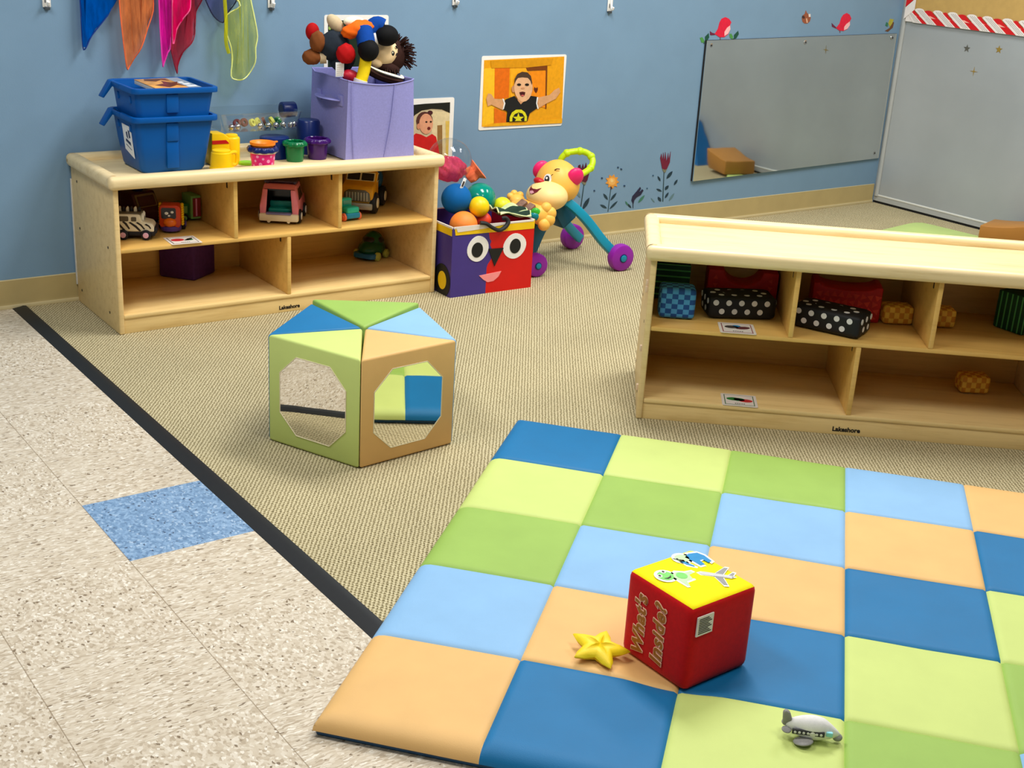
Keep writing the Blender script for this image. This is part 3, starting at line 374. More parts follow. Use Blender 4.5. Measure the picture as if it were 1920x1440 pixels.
# grey panel that covers the right wall, with its edging
b = MB(); b.box((RX, YMIN, .046), (RX+.010, 4.196, .93), m_grey); structure(b.build('trim_2', smooth=False))
b = MB(); b.box((RX-.003, YMIN, .037), (RX+.010, 4.200, .046), m_light, .002); structure(b.build('trim_3'))
b = MB(); b.box((RX-.001, YMIN, .012), (RX+.010, WY-.001, .037), m_greyframe); structure(b.build('trim_4', smooth=False))
b = MB(); b.box((RX+.002, YMIN, .0), (RX+.010, WY-.001, .012), m_gap); structure(b.build('trim_5', smooth=False))
b = MB(); b.prism([(RX+.010, 4.196), (RX-.004, 4.199), (RX-.010, 4.206), (RX-.010, 4.214), (RX-.002, WY), (RX+.010, WY)], .037, CEIL, m_greyframe, lambda u, v, d: (u, v, d))
structure(b.build('trim_6', ang=20))
# tan vinyl baseboard along the blue wall with a pale toe
b = MB(); prof = [(WY, .098), (WY-.003, .098), (WY-.004, .094), (WY-.004, .02), (WY-.006, .014), (WY-.008, .010), (WY-.008, 0), (WY, 0)]
b.prism(prof, XMIN, RX-.012, m_base, lambda u, v, d: (d, u, v))
b.box((XMIN, WY-.0085, .0), (RX-.012, WY-.0045, .013), m_base2, .0015)
b.box((XMIN, WY-.0044, .0945), (RX-.012, WY, .0985), m_base2, .001)
structure(b.build('baseboard_back', ang=30))

# ================================================================ wooden storage shelves
w_side = wood_mat('maple_side', 234, 204, 144, (0, PI/2, 0)); w_top = wood_mat('maple_top', 240, 216, 164)
w_edge = wood_mat('maple_edge', 238, 206, 140); w_shade = wood_mat('maple_inside_shade', 226, 182, 100)  # same maple all over; the inside colour is darkened for compartment shade
m_screw = mat('dark_screw', 60, 46, 34, .4, .05, 50)
m_logo = mat('logo_black', 24, 18, 16, .6, .05, 40)
m_tape = mat('white_backing_edge', 214, 214, 208, .6, .1, 40)
W, DEP, H = 1.171, .408, .465
shelf = thing('storage_shelf', 'pale wooden five-compartment storage shelf against the blue wall, stacked with blue bins and toys', 'storage shelf', LS(0, 0, 0), LA, 'matching low wooden storage shelves')
def part(name, a, c, m, par=shelf, bev=.002, seg=2, label=None):
    b = MB(); b.box(a, c, m, bev, seg); return b.build(name, par, label=label)
for x in (0, W-.017): 
    sp = part('side_panel', (x, 0, 0), (x+.017, DEP, H), w_side, bev=.004, seg=3)
    if x == 0:
        for q, (y, z) in enumerate(((.348, .422), (.345, .267), (.363, .05), (.071, .268), (.087, .051))):
            b = MB(); b.cyl((-.0008, y, z), (.003, y, z), .0045, m_screw, seg=12); b.build('screw', sp)
part('back_panel', (.017, DEP-.009, .012), (W-.017, DEP, H), w_shade, bev=.001)
part('middle_shelf', (.017, .003, .262), (W-.017, DEP-.009, .275), w_shade, bev=.003)
part('bottom_shelf', (.017, .002, .049), (W-.017, DEP-.009, .062), w_edge, bev=.003)
kick = part('kick_board', (.017, .006, 0), (W-.017, .02, .049), w_edge, bev=.001)
for x in (.393, .773):
    dv = part('divider', (x, .003, .275), (x+.014, DEP-.009, H), w_shade, bev=.002)
    b = MB(); b.box((x-.0006, .05, .432), (x+.0002, .06, .452), m_screw); b.build('slot', dv)
dv = part('divider', (.582, .003, .062), (.596, DEP-.009, .262), w_shade, bev=.002)
b = MB(); b.box((.5814, .05, .235), (.5822, .06, .252), m_screw); b.build('slot', dv)
part('tray_top', (.004, .004, H), (W-.004, DEP-.002, .485), w_top, bev=.001)
rim = MB(); rim.box((-.016, -.021, H-.001), (W+.016, .026, .507), w_top, .0165, 5)
rim.box((-.016, DEP-.044, H-.001), (W+.016, DEP+.001, .507), w_top, .0165, 5)
rim.box((-.016, -.02, H-.001), (.028, DEP, .507), w_top, .0165, 5); rim.box((W-.028, -.02, H-.001), (W+.016, DEP, .507), w_top, .0165, 5)
rim.build('tray_rim', shelf)
b = MB(); b.mesh(text_mesh('Lakeshore', .0185, .0003, .0007), m_logo, frame((.59, .0056, .0165), (1, 0, 0), (0, 0, 1))); b.build('logo', kick)
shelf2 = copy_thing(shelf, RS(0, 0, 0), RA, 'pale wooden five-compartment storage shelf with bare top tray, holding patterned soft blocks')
b = MB(); b.box((-.003, DEP-.003, .06), (.0, DEP+.004, .42), m_tape); b.build('backing_edge', shelf, label='frayed white edge')
m_peg = mat('pale_peg', 240, 214, 184, .5, .05, 40)
for y, z in ((.055, .385), (.05, .368), (.05, .195), (.05, .078)):
    b = MB(); b.box((-.006, y-.006, z-.009), (.001, y+.006, z+.009), m_peg, .002); b.build('joint_peg', shelf2)

# ================================================================ patchwork floor mat
S5 = .2933; MS = 5*S5
cols = dict(D=mat('vinyl_dark_blue', 0, 110, 164, .58, .05, 9, 500), G=mat('vinyl_leaf_green', 150, 184, 84, .6, .04, 9, 500),
            Y=mat('vinyl_lime', 198, 214, 122, .6, .03, 9, 500), L=mat('vinyl_sky_blue', 136, 182, 222, .6, .04, 9, 500),
            T=mat('vinyl_tan', 228, 182, 114, .6, .04, 9, 500))
m_under = mat('vinyl_navy_underside', 10, 66, 104, .4, .05, 9, 300)
seq = 'DYGLT'
play = thing('floor_mat', 'square patchwork play mat of blue, green and tan padded squares on the carpet', 'mat', (1.982, 2.5901, 0), -.8681)
SUB = 20; n = 5*SUB
# fine spacing near every seam so that the stitched grooves read
frac = [.5-.5*math.cos(PI*k/SUB) for k in range(SUB)]
lines = [S5*(c+f) for c in range(5) for f in frac]+[MS]
def zmat(u, w):
    e = min(u, MS-u, w, MS-w); f = min(e/.036, 1)
    z = .012+.0265*math.sqrt(max(0, 1-(1-f)**2))
    for q in (u, w):
        c = round(q/S5); d = abs(q-c*S5)
        if 0 < c < 5: z -= .0048*math.exp(-(d/.0026)**2)*min(1, e/.03)
    z += .0011*math.sin(9*u+4*w)*math.sin(7*w-3*u)+.0012*math.exp(-((u-w*.35-.72)/.05)**2)*math.sin(26*w)
    q = max(0, min(1, (.150-math.hypot(u-.578, w-1.061))/.045)); z -= .0085*q*q*(3-2*q)          # the cube's weight dents the padding
    return z if e > 1e-6 else .012
t = bmesh.new(); g = [[t.verts.new((u, -w, zmat(u, w))) for w in lines] for u in lines]; b = MB()
for k in 'DYGLT': b.mi(cols[k])
for i in range(n):
    for j in range(n):
        f = t.faces.new((g[i][j], g[i][j+1], g[i+1][j+1], g[i+1][j])); f.material_index = 'DYGLT'.index(seq[(i//SUB+j//SUB) % 5])
me = bpy.data.meshes.new('tmp'); t.to_mesh(me); b.bm.from_mesh(me); t.free()
b.build('cover', play, ang=60)
b = MB(); b.box((.004, -MS+.004, .0005), (MS-.004, -.004, .0125), m_under, .005, 3); b.build('underside', play)

# ================================================================ five-sided soft block with mirrors
PC = Vector((1.604, 2.774, 0)); PR = .2545; a0 = math.atan2(-.219, -.133); PH = .291
pent = thing('mirror_block', 'five-sided soft foam block with octagonal mirrors and triangular coloured tops', 'foam block', PC)
m_mirror = None
def mirror_mat(name, r, g, b_, rough):
    m, nt, bs = base_mat(name, rough, .5, 1.0)
    v = coords(nt); nn = noise(nt, v, 5, 2); c = rgb(r, g, b_)
    nt.links.new(ramp(nt, nn, [(.3, tuple(x*.95 for x in c[:3])+(1,)), (.7, c)]), bs.inputs['Base Color'])
    bump(nt, bs, noise(nt, v, 7, 1), .04, .01); return m
m_pm = mirror_mat('acrylic_mirror', 236, 232, 222, .02)
m_edging = mat('mirror_edging_cream', 226, 214, 176, .5, .03, 30)
for k, key in enumerate('TLGDY'):
    A = Vector((PR*math.cos(a0+k*2*PI/5), PR*math.sin(a0+k*2*PI/5), 0)); B = Vector((PR*math.cos(a0+(k+1)*2*PI/5), PR*math.sin(a0+(k+1)*2*PI/5), 0))
    mid = (A+B)/2; cen = mid*.36
    q = [A*.993+(mid-A)*.006, B*.993+(mid-B)*.006, Vector((0, 0, 0))+mid.normalized()*.006]
    lift = .012 if key == 'G' else .0
    t = bmesh.new(); Z0, Z1 = .001, PH
    lo = [t.verts.new((p.x, p.y, Z0)) for p in q]; hi = [t.verts.new((p.x, p.y, Z1+(lift if i < 2 else 0.0))) for i, p in enumerate(q)]
    t.faces.new(lo[::-1]); t.faces.new(hi)
    for i in range(3): t.faces.new((lo[i], lo[(i+1) % 3], hi[(i+1) % 3], hi[i]))
    bmesh.ops.recalc_face_normals(t, faces=t.faces[:])
    bmesh.ops.bevel(t, geom=t.edges[:], offset=.007, segments=3, profile=.5, affect='EDGES')
    bmesh.ops.triangulate(t, faces=[f for f in t.faces if len(f.verts) > 4])
    b = MB(); b.add(t, cols[key]); wd = b.build('wedge', pent, ang=35)
    # octagonal mirror let into the outer face, with a stitched edge
    e = (B-A); Lk = e.length; ex = e.normalized(); nrm = mid.normalized()
    us = (.14, .32, .68, .85); vs = (.13, .31, .68, .86)
    oc = [(us[1], vs[0]), (us[2], vs[0]), (us[3], vs[1]), (us[3], vs[2]), (us[2], vs[3]), (us[1], vs[3]), (us[0], vs[2]), (us[0], vs[1])]
    face = q[0]
    def P3(u, v, d): p = A+ex*(u*Lk)+nrm*d; return (p.x, p.y, v*PH)
    off = (face-A).dot(nrm)
    b = MB(); b.prism(oc, off-.004, off+.0012, m_pm, P3); mr = b.build('mirror', wd, smooth=False)
    b = MB(); loop = [P3(u, v, off+.001) for u, v in oc]
    for i in range(8): b.tube([loop[i], loop[(i+1) % 8]], .0014, m_edging, seg=8, smooth=False)
    b.build('mirror_edging', wd)

# ================================================================ red cube, star and plush plane on the mat
m_red = mat('red_fleece', 200, 8, 14, .8, .08, 120, 900, .2, 0, .05); m_yel = mat('yellow_fleece', 252, 232, 0, .75, .04, 90, 900, .2)
cube = thing('activity_cube', 'red plush cube with yellow animal-picture top and gold lettering, on the mat', 'soft toy', (1.548, 1.459, .0305), .02)
hs = (.166, .170, .172)
b = MB(); b.rbox(hs, .011, (1, 1, 1), lambda ax, i, j, s: m_yel if ax == 2 and s > 0 else m_red, 14, puff=.003, c=(0, 0, .0885)); body = b.build('body', cube, ang=60)
m_pink = mat('lettering_pink', 255, 204, 170, .6, .03, 50); m_gold = mat('lettering_gold', 164, 98, 20, .6, .15, 160)
for txt, y, dz, sz in (("What's", .046, .0, .039), ('Inside?', -.004, .004, .040)):
    for m, off, ex_, o in ((m_pink, .0026, .0006, 'lettering_outline'), (m_gold, .0012, .0012, 'lettering')):
        b = MB(); b.mesh(text_mesh(txt, sz, ex_, off, space=1.12, shear=.18), m, frame((-.0863, y-.008, .074+dz+.007), (0, 0, 1), (0, 1, 0))); b.build(o, cube)
m_lab = mat('white_label', 232, 222, 212, .6, .04, 60); m_ink = mat('print_ink', 60, 50, 44, .7, .05, 60)
b = MB(); b.box((-.072, -.0893, .116), (-.032, -.0868, .155), m_lab); 
for k in range(9): b.box((-.068, -.0897, .120+k*.0036), (-.036-.004*(k*7 % 3), -.0891, .1218+k*.0036), m_ink)
b.build('care_label', cube)
m_wht = mat('applique_white', 244, 244, 232, .7, .03, 60); m_blu = mat('applique_blue', 40, 140, 200, .7, .05, 60); m_grn = mat('applique_green', 130, 214, 110, .7, .05, 60); m_gry = mat('applique_grey', 150, 150, 150, .7, .05, 60); m_lgr = mat('applique_pale', 196, 230, 176, .7, .05, 60)
ZT = .1768
def up(cx, cy, ang, sc, kv=1.0):
    ca, sa = math.cos(ang), math.sin(ang)
    return lambda u, v, d: (cx+(u*ca-v*kv*sa)*sc, cy+(u*sa+v*kv*ca)*sc, ZT+d)
def grow(p, k):
    cx = sum(q[0] for q in p)/len(p); cy = sum(q[1] for q in p)/len(p)
    out = []
    for x, y in p:
        d = math.hypot(x-cx, y-cy) or 1; out.append((x+(x-cx)/d*k, y+(y-cy)/d*k))
    return out
# camera-side right is (.80,-.60): pictures read from the star side
CA = -.42
elb = [(-.1, .25), (.35, .45), (.9, .35), (1.05, .0), (1.0, -.55), (.72, -.6), (.68, -.25), (.45, -.25), (.4, -.65), (.1, -.65), (.05, -.2)]
elh = ellipse(-.3, .25, .42, .34, 16); trunk = [(-.75, .3), (-.62, .1), (-.55, -.3), (-.3, -.62), (-.22, -.55), (-.4, -.2), (-.35, .1)]
f = up(.038, .048, -.08, .034, 1.25); b = MB()
for p in (elb, elh, trunk): b.prism(grow(p, .16), 0, .0006, m_wht, f)
for p, m in ((elb, m_blu), (trunk, m_blu), (elh, m_lgr)): b.prism(p, .0, .0011, m, f)
for x, y in ((-.62, .28), (-.5, .1)): b.prism(ellipse(x, y, .07, .06, 10), .001, .0016, m_ink, f)
b.build('elephant_picture', cube)
fb = [(-.1, .15), (.4, .3), (.75, .1), (1.15, .12), (1.2, -.05), (.85, -.12), (.75, -.45), (.3, -.5), (.2, -.8), (.05, -.8), (.0, -.3)]
fh = ellipse(-.38, .22, .44, .36, 18)
f = up(-.034, .014, -.12, .035, 1.3); b = MB()
for p in (fb, fh): b.prism(grow(p, .15), 0, .0006, m_wht, f)
b.prism(fb, 0, .0010, m_lgr, f); b.prism(ellipse(.42, -.05, .3, .26, 14), 0, .0014, m_grn, f); b.prism(fh, 0, .0012, m_grn, f)
for x, y in ((-.68, .30), (-.25, .52)): b.prism(ellipse(x, y, .15, .12, 10), .0, .0014, m_wht, f); b.prism(ellipse(x, y, .07, .07, 10), .001, .0018, m_ink, f)
b.prism([(-.62, .05), (-.45, -.05), (-.22, .0), (-.1, .18), (-.24, .08), (-.45, .03)], .0, .0018, m_ink, f)
b.build('frog_picture', cube)
pf = [(-.95, .05), (-.7, .2), (.7, .12), (1.0, .05), (.7, -.1), (-.7, -.12)]; pw1 = [(-.1, .1), (.45, .85), (.65, .85), (.35, .1)]; pw2 = [(-.1, -.08), (.4, -.85), (.62, -.85), (.35, -.08)]; ptl = [(.65, .1), (.9, .42), (1.02, .4), (.9, .08)]
f = up(.037, -.022, -.785, .034, 1.15); b = MB()
for p in (pf, pw1, pw2, ptl): b.prism(grow(p, .13), 0, .0006, m_wht, f)
for p in (pw1, pw2, ptl): b.prism(p, 0, .0010, m_gry, f)
b.prism(pf, 0, .0013, mat('applique_silver', 206, 206, 206, .6, .04, 60), f); b.build('plane_picture', cube)

m_star = mat('yellow_satin', 246, 214, 20, .5, .05, 40, 300)
st = []
for i in range(10):
    a = PI/5*i; r = .060 if i % 2 == 0 else .030; st.append((r*math.cos(a), r*math.sin(a)))
b = MB(); t = bmesh.new(); NR = 6; rings = []
for sgn in (1, -1):
    c = t.verts.new((0, 0, .013*sgn)); prev = None
    for k in range(1, NR+1):
        q = k/NR; ring = [t.verts.new((x*q, y*q, sgn*.013*math.sqrt(max(0, 1-q**2.2))*(1+.25*math.sin(5*math.atan2(y, x)+k)))) for x, y in st]
        for i in range(10):
            if prev is None: t.faces.new((c, ring[i], ring[(i+1) % 10]) if sgn > 0 else (c, ring[(i+1) % 10], ring[i]))
            else: t.faces.new((prev[i], ring[i], ring[(i+1) % 10], prev[(i+1) % 10]) if sgn > 0 else (prev[i], prev[(i+1) % 10], ring[(i+1) % 10], ring[i]))
        prev = ring
bmesh.ops.remove_doubles(t, verts=t.verts[:], dist=1e-5); bmesh.ops.subdivide_edges(t, edges=t.edges[:], cuts=1, use_grid_fill=True, smooth=.4)
b.add(t, m_star); o = b.build('soft_star', None, (1.407, 1.541, .0535), (.10, -.06, math.radians(36))); tag(o, 'small stuffed yellow star lying on the mat beside the red cube', 'soft toy')

m_pgrey = mat('plush_grey', 150, 148, 144, .85, .08, 140, 700, .2); m_pwhite = mat('plush_white', 232, 230, 226, .85, .05, 140, 700, .2); m_pdark = mat('plush_charcoal', 58, 58, 62, .8, .06, 90); m_pcyan = mat('plush_cyan', 150, 222, 232, .7, .05, 60)
pl = thing('plush_airplane', 'small grey and white plush airplane with round windows, lying on the lime mat square', 'soft toy', (1.557, 1.152, .0385), math.atan2(-.60, .80)-.18, rot=(.10, -.02, math.atan2(-.60, .80)-.16))
def hull(p):
    x = p.x; w = 1-.55*max(0, x)**2.2-.45*max(0, -x)**2; q = p.copy(); q.y *= w; q.z *= w
    if x > .4: q.z -= (x-.4)*.55
    if x < -.3: q.z += (-.3-x)*.18
    return q
b = MB(); b.ell((0, 0, .023), (.048, .0185, .0225), m_pwhite, fn=hull); bd = b.build('fuselage', pl, ang=80)
b = MB(); b.box((-.034, -.0180, .0190), (.020, -.0140, .0290), m_pdark, .001); 
for k in range(7): b.cyl((-.029+k*.0072, -.0190, .0240), (-.029+k*.0072, -.0170, .0240), .0023, m_pwhite, seg=10)
b.build('window_band', pl)
b = MB(); b.box((.0225, -.0162, .0200), (.0335, -.0110, .0290), m_pcyan, .0015); b.build('cockpit_window', pl)
b = MB(); b.ell((.0435, 0, .0095), (.0085, .0075, .0070), m_pgrey); b.build('nose', pl)
b = MB(); b.prism([(-.050, .022), (-.030, .022), (-.040, .050), (-.047, .055), (-.052, .050)], -.004, .004, m_pgrey, bev=.003); b.build('tail_fin', pl)
for s in (-1, 1):
    b = MB(); b.ell((-.014, s*.021, .0085), (.017, .017, .0046), m_pgrey, Euler((s*.30, 0, s*-.5))); b.build('wing', pl)
    b = MB(); b.ell((-.043, s*.010, .020), (.008, .009, .0035), m_pgrey, Euler((0, 0, s*-.4))); b.build('tail_plane', pl)
# ================================================================ on the left shelf
TZ = .4855
def onL(name, label, cat, a, b_, z=TZ, rz=0, group=None): return thing(name, label, cat, LS(a, b_, z), LA+rz, group)
m_bin = mat('blue_plastic', 0, 84, 162, .42, .04, 12, 0, .22); m_paper = mat('paper_white', 236, 238, 240, .6, .03, 60); m_pink2 = mat('ink_navy', 40, 56, 92, .6, .1, 90)
binA = onL('storage_bin', 'lower blue plastic bin of the stacked pair, with a white paper label on its end', 'bin', .125, .10, group='stacked blue bins')
def ring(x0, x1, y0, y1, z, r=.018):
    return [(x, y, z) for x, y in rrect(x0, x1, y0, y1, r, 4)]
def shellmesh(levels, m, inner=.0022, closed_bottom=True):
    t = bmesh.new(); rs = [[t.verts.new(p) for p in L] for L in levels]; n = len(levels[0])
    t.faces.new(rs[0][::-1])
    for A, B in zip(rs, rs[1:]):
        for k in range(n): t.faces.new((A[k], A[(k+1) % n], B[(k+1) % n], B[k]))
    bmesh.ops.recalc_face_normals(t, faces=t.faces[:])
    bmesh.ops.solidify(t, geom=t.faces[:], thickness=inner); return t
b = MB(); b.add(shellmesh([ring(.012, .212, .008, .19, .001), ring(.004, .218, .002, .182, .012), ring(-.006, .232, -.004, .196, .09), ring(-.012, .246, -.010, .212, .172)], m_bin), m_bin)
b.box((.085, -.0125, .100), (.125, -.002, .158), m_bin, .003)
b.build('body', binA, ang=35)
b = MB(); lev = ring(-.012, .246, -.010, .212, .16, .02)
outer = ring(-.024, .258, -.022, .224, .16, .024)
t = bmesh.new(); n = len(lev)
def rr4(pts, z): return [t.verts.new((p[0], p[1], z)) for p in pts]
A, B_, C_, D_ = rr4(lev, .178), rr4(outer, .178), rr4(outer, .160), rr4(lev, .164)
for P, Q in ((A, B_), (B_, C_), (C_, D_), (D_, A)):
    for k in range(n): t.faces.new((P[k], P[(k+1) % n], Q[(k+1) % n], Q[k]))
bmesh.ops.recalc_face_normals(t, faces=t.faces[:]); bmesh.ops.bevel(t, geom=[e for e in t.edges if abs(e.verts[0].co.z-e.verts[1].co.z) < 1e-6 and e.calc_face_angle(0) > 1.2], offset=.003, segments=2, profile=.5, affect='EDGES')
b.add(t, m_bin); b.build('rim', binA, ang=35)
b = MB(); b.prism([(-.016, .180), (-.012, .172), (-.050, .124), (-.058, .128), (-.026, .178)], .172, .206, m_bin, bev=.0025)
b.prism([(-.026, .178), (-.014, .178), (-.014, .164), (-.024, .164)], .10, .206, m_bin, bev=.002)
b.build('handle_ledge', binA)
for y in (.04, .15):
    b = MB(); b.box((-.0125, y, .125), (-.006, y+.014, .148), m_bin, .002); b.build('slot_rib', binA)
def endface(u, v, d):   # on the bin's sloping left end: u = y, v = z
    return (-.0085-.075*(v-.09)-d+.0015 if v > .012 else 0, u, v)
binB = copy_thing(binA, LS(.129, .103, TZ+.088), LA, 'upper blue plastic bin nested in the other, with a paperback book on its rim')
b = MB(); b.box((.085, -.0085, .014), (.125, -.0005, .104), m_bin, .003); b.build('rib', binA)
b = MB(); b.prism([(.036, .042), (.112, .062), (.120, .142), (.044, .140)], 0, .0012, m_paper, endface)
for p in ([(.052, .105), (.066, .102), (.070, .128), (.058, .126)], [(.074, .098), (.086, .104), (.090, .118), (.078, .122)], [(.054, .080), (.098, .090), (.094, .098), (.056, .090)], [(.052, .066), (.098, .078), (.097, .080), (.052, .068)]):
    b.prism(p, .0008, .0018, m_pink2, endface)
b.build('paper_label', binA)
# paperback
m_cov = mat('book_cover_amber', 222, 162, 86, .3, .35, 26); m_cov2 = mat('book_cover_grey', 150, 168, 182, .3, .15, 30); m_cov3 = mat('book_cover_brown', 104, 62, 36, .3, .3, 40); m_pages = mat('book_pages', 232, 226, 208, .7, .04, 200)
bk = thing('paperback_book', 'paperback book with amber cover lying flat across the upper blue bin', 'book', LS(.198, .118, TZ+.088+.157), LA+.13, rot=(.05, 0, LA+.10))
b = MB(); b.box((0, 0, 0), (.150, .165, .013), m_pages, .001); b.build('page_block', bk)
b = MB(); b.box((-.001, -.001, .0125), (.151, .166, .0142), m_cov, .0005); b.box((.108, -.0005, .0135), (.1505, .1655, .0146), m_cov2)
for p in ([(.05, .02), (.09, .05), (.115, .03), (.1, .07), (.118, .1), (.09, .09), (.07, .12), (.06, .08), (.02, .06)], [(.02, .135), (.05, .115), (.08, .14), (.10, .12), (.1, .155), (.03, .16)]): b.prism(p, .0138, .0148, m_cov3, lambda u, v, d: (u, v, d))
for k in range(3): b.box((.114, .02+k*.03, .0142), (.146-.008*k, .036+k*.03, .0151), m_paper)
b.build('cover', bk)
# yellow cups and truck
m_ylw = mat('yellow_plastic', 250, 204, 0, .35, .04, 20); m_rdp = mat('red_plastic', 204, 22, 24, .35, .04, 20); m_lime = mat('lime_plastic', 150, 214, 30, .4, .05, 20)
cup = onL('yellow_cup', 'upside-down yellow toy mug with square handle beside the blue bins', 'toy cup', .390, .088)
b = MB(); b.lathe([(0, .0665), (.024, .0665), (.029, .064), (.030, .058), (.0325, .056), (.036, .012), (.039, .010), (.0395, .0), (.036, .0), (.033, .01), (.028, .06), (0, .062)], m_ylw, seg=36); b.build('body', cup)
b = MB(); b.tube([(.030, 0, .052), (.046, 0, .054), (.054, 0, .046), (.053, 0, .022), (.046, 0, .014), (.035, 0, .014)], .0065, m_ylw, 8, 5); b.build('handle', cup)
tk = onL('yellow_toy_house', 'yellow toy block with sloped roof and red stripe behind the yellow mug', 'toy block', .418, .185)
b = MB(); b.prism([(-.034, 0), (.036, 0), (.030, .090), (.012, .104), (-.030, .106)], -.028, .028, m_ylw, bev=.004); b.build('body', tk)
b = MB(); b.prism([(-.030, .082), (.018, .082), (.027, .074), (.029, .070), (-.030, .070)], -.0290, -.0276, m_rdp); b.build('stripe', tk)
cyl = onL('yellow_cylinder', 'tall yellow toy tumbler with stepped top next to the clear tray', 'toy cup', .472, .195)
b = MB(); b.lathe([(0, .094), (.018, .094), (.0205, .092), (.0215, .086), (.026, .084), (.028, .080), (.0268, .0), (0, .0)], m_ylw, seg=32); b.build('body', cyl)
lid = onL('lime_lid', 'flat lime green lid lying behind the polka-dot bucket', 'lid', .505, .150)
b = MB(); b.lathe([(0, .008), (.024, .008), (.027, .006), (.0275, .0), (0, .0)], m_lime, seg=28); b.build('disc', lid); 
# flower-rim stacking buckets
def bucket(name, label, a, b_, r0, r1, h, mb, mr, petals=10):
    k = onL(name, label, 'toy bucket', a, b_, group='flower-rimmed stacking buckets')
    b = MB(); b.lathe([(0, .0), (r0, .0), (r0+.001, .003), (r1, h*.80), (r1-.003, h*.80), (r0-.002, .004), (0, .004)], mb, seg=40); b.build('body', k)
    wob = lambda an, z: 1+.045*math.cos(petals*an)
    b = MB(); b.lathe([(r1-.003, h*.78), (r1+.004, h*.76), (r1+.008, h*.80), (r1+.0085, h*.90), (r1+.004, h*.985), (r1-.002, h), (r1-.004, h*.97), (r1-.004, h*.78)], mr, seg=80, wob=wob)
    b.build('rim', k); return k
m_mag = mat('magenta_plastic', 232, 20, 132, .35, .04, 20); m_pkd = mat('dot_pink', 250, 160, 210, .4, .04, 20); m_navy = mat('navy_plastic', 12, 36, 100, .3, .05, 20); m_cream = mat('cream_trim', 236, 226, 190, .4, .04, 30)
m_gplas = mat('green_plastic', 0, 112, 62, .25, .05, 20); m_pplas = mat('purple_plastic', 62, 16, 104, .25, .05, 20); m_orpl = mat('orange_plastic', 252, 138, 26, .4, .05, 20)
k1 = bucket('stacking_bucket', 'magenta polka-dot bucket with navy rim and an orange cup inside', .524, .064, .034, .042, .074, m_mag, m_navy)
b = MB(); b.lathe([(.0395, .052), (.0455, .054), (.0458, .0585), (.0405, .0585)], m_cream, seg=60); b.build('trim_band', k1)
b = MB(); random.seed(3)
for q in range(26):
    an = -2.9+q*.23*1.0; z = (.012, .030, .045, .020, .038)[q % 5]; r = .034+(.042-.034)*z/.059; s = (.0058, .004, .0048)[q % 3]
    p = Vector((r*math.cos(an), r*math.sin(an), z)); nv = Vector((math.cos(an), math.sin(an), -.12)).normalized()
    b.cyl(p-nv*.0012, p+nv*.0007, s, m_pkd, seg=14)
b.build('dots', k1)
b = MB(); b.lathe([(0, .078), (.030, .078), (.036, .0885), (.0415, .091), (.0415, .083), (.037, .080), (.034, .070), (0, .070)], m_orpl, (0, 0, -.004), seg=40)
b.prism([(.038, -.006), (.060, -.003), (.060, .003), (.038, .006)], .080, .085, m_orpl, lambda u, v, d: (u, v, d), bev=.001)
o = b.build('stacking_cup', None, LS(.524, .064, TZ+.001), (0, 0, .2)); tag(o, 'orange plastic cup nested in the top of the magenta polka-dot bucket', 'toy cup')
bucket('stacking_bucket', 'green flower-rimmed bucket between the magenta and purple ones', .682, .150, .028, .033, .068, m_gplas, m_gplas)
bucket('stacking_bucket', 'dark purple flower-rimmed bucket beside the lilac fabric bin', .775, .165, .031, .037, .071, m_pplas, m_pplas)
for k in ():
    pass
# clear tray of bells over navy cups
cupn = onL('navy_cup', 'upturned navy blue cup holding up the clear tray behind the green bucket', 'toy cup', .645, .232)
b = MB(); b.lathe([(0, .072), (.046, .072), (.05, .069), (.053, 0), (0, 0)], m_navy, seg=36); b.build('body', cupn)
m_clear = clear_mat('clear_plastic', (.975, .985, .985, 1), 1.3, .06, 1.5)
tr = onL('clear_tray', 'clear plastic tray of jingle bells lying across the cups at the back', 'tray', .590, .285, TZ+.0945, .02)
b = MB(); b.add(shellmesh([ring(-.135, .138, -.07, .07, 0, .02), ring(-.155, .150, -.085, .085, .062, .02)], m_clear, .0018), m_clear); b.build('tray', tr)
b = MB(); b.tube([(-.15, -.0855, .062), (.145, -.0855, .062)], .002, m_clear, 8, smooth=False); b.build('rim', tr)
m_chrome = mat('bell_chrome', 205, 205, 205, .08, .04, 20, 0, .5, 1.0); m_mar = mat('maroon_felt', 96, 42, 44, .8, .1, 60); m_yring = mat('yellow_green_ring', 206, 206, 92, .5, .06, 30)
for i, (x, y, z) in enumerate(((-.10, -.05, 0), (-.075, -.045, 0), (.005, -.05, 0), (.037, -.045, 0), (.063, -.05, 0), (.092, -.045, 0), (.118, -.05, 0), (.135, -.04, 0))):
    b = MB(); b.ell((0, 0, 0), .0105, m_chrome, u=20, v=14); b.box((-.008, -.001, -.0108), (.008, .001, -.006), m_navy)
    o = b.build('jingle_bell', None, LS(.590+x, .285+y, TZ+.0945+.0140), (0, 0, i)); tag(o, 'small silver jingle bell in the clear plastic tray', 'bell', 'jingle bells in the clear tray')
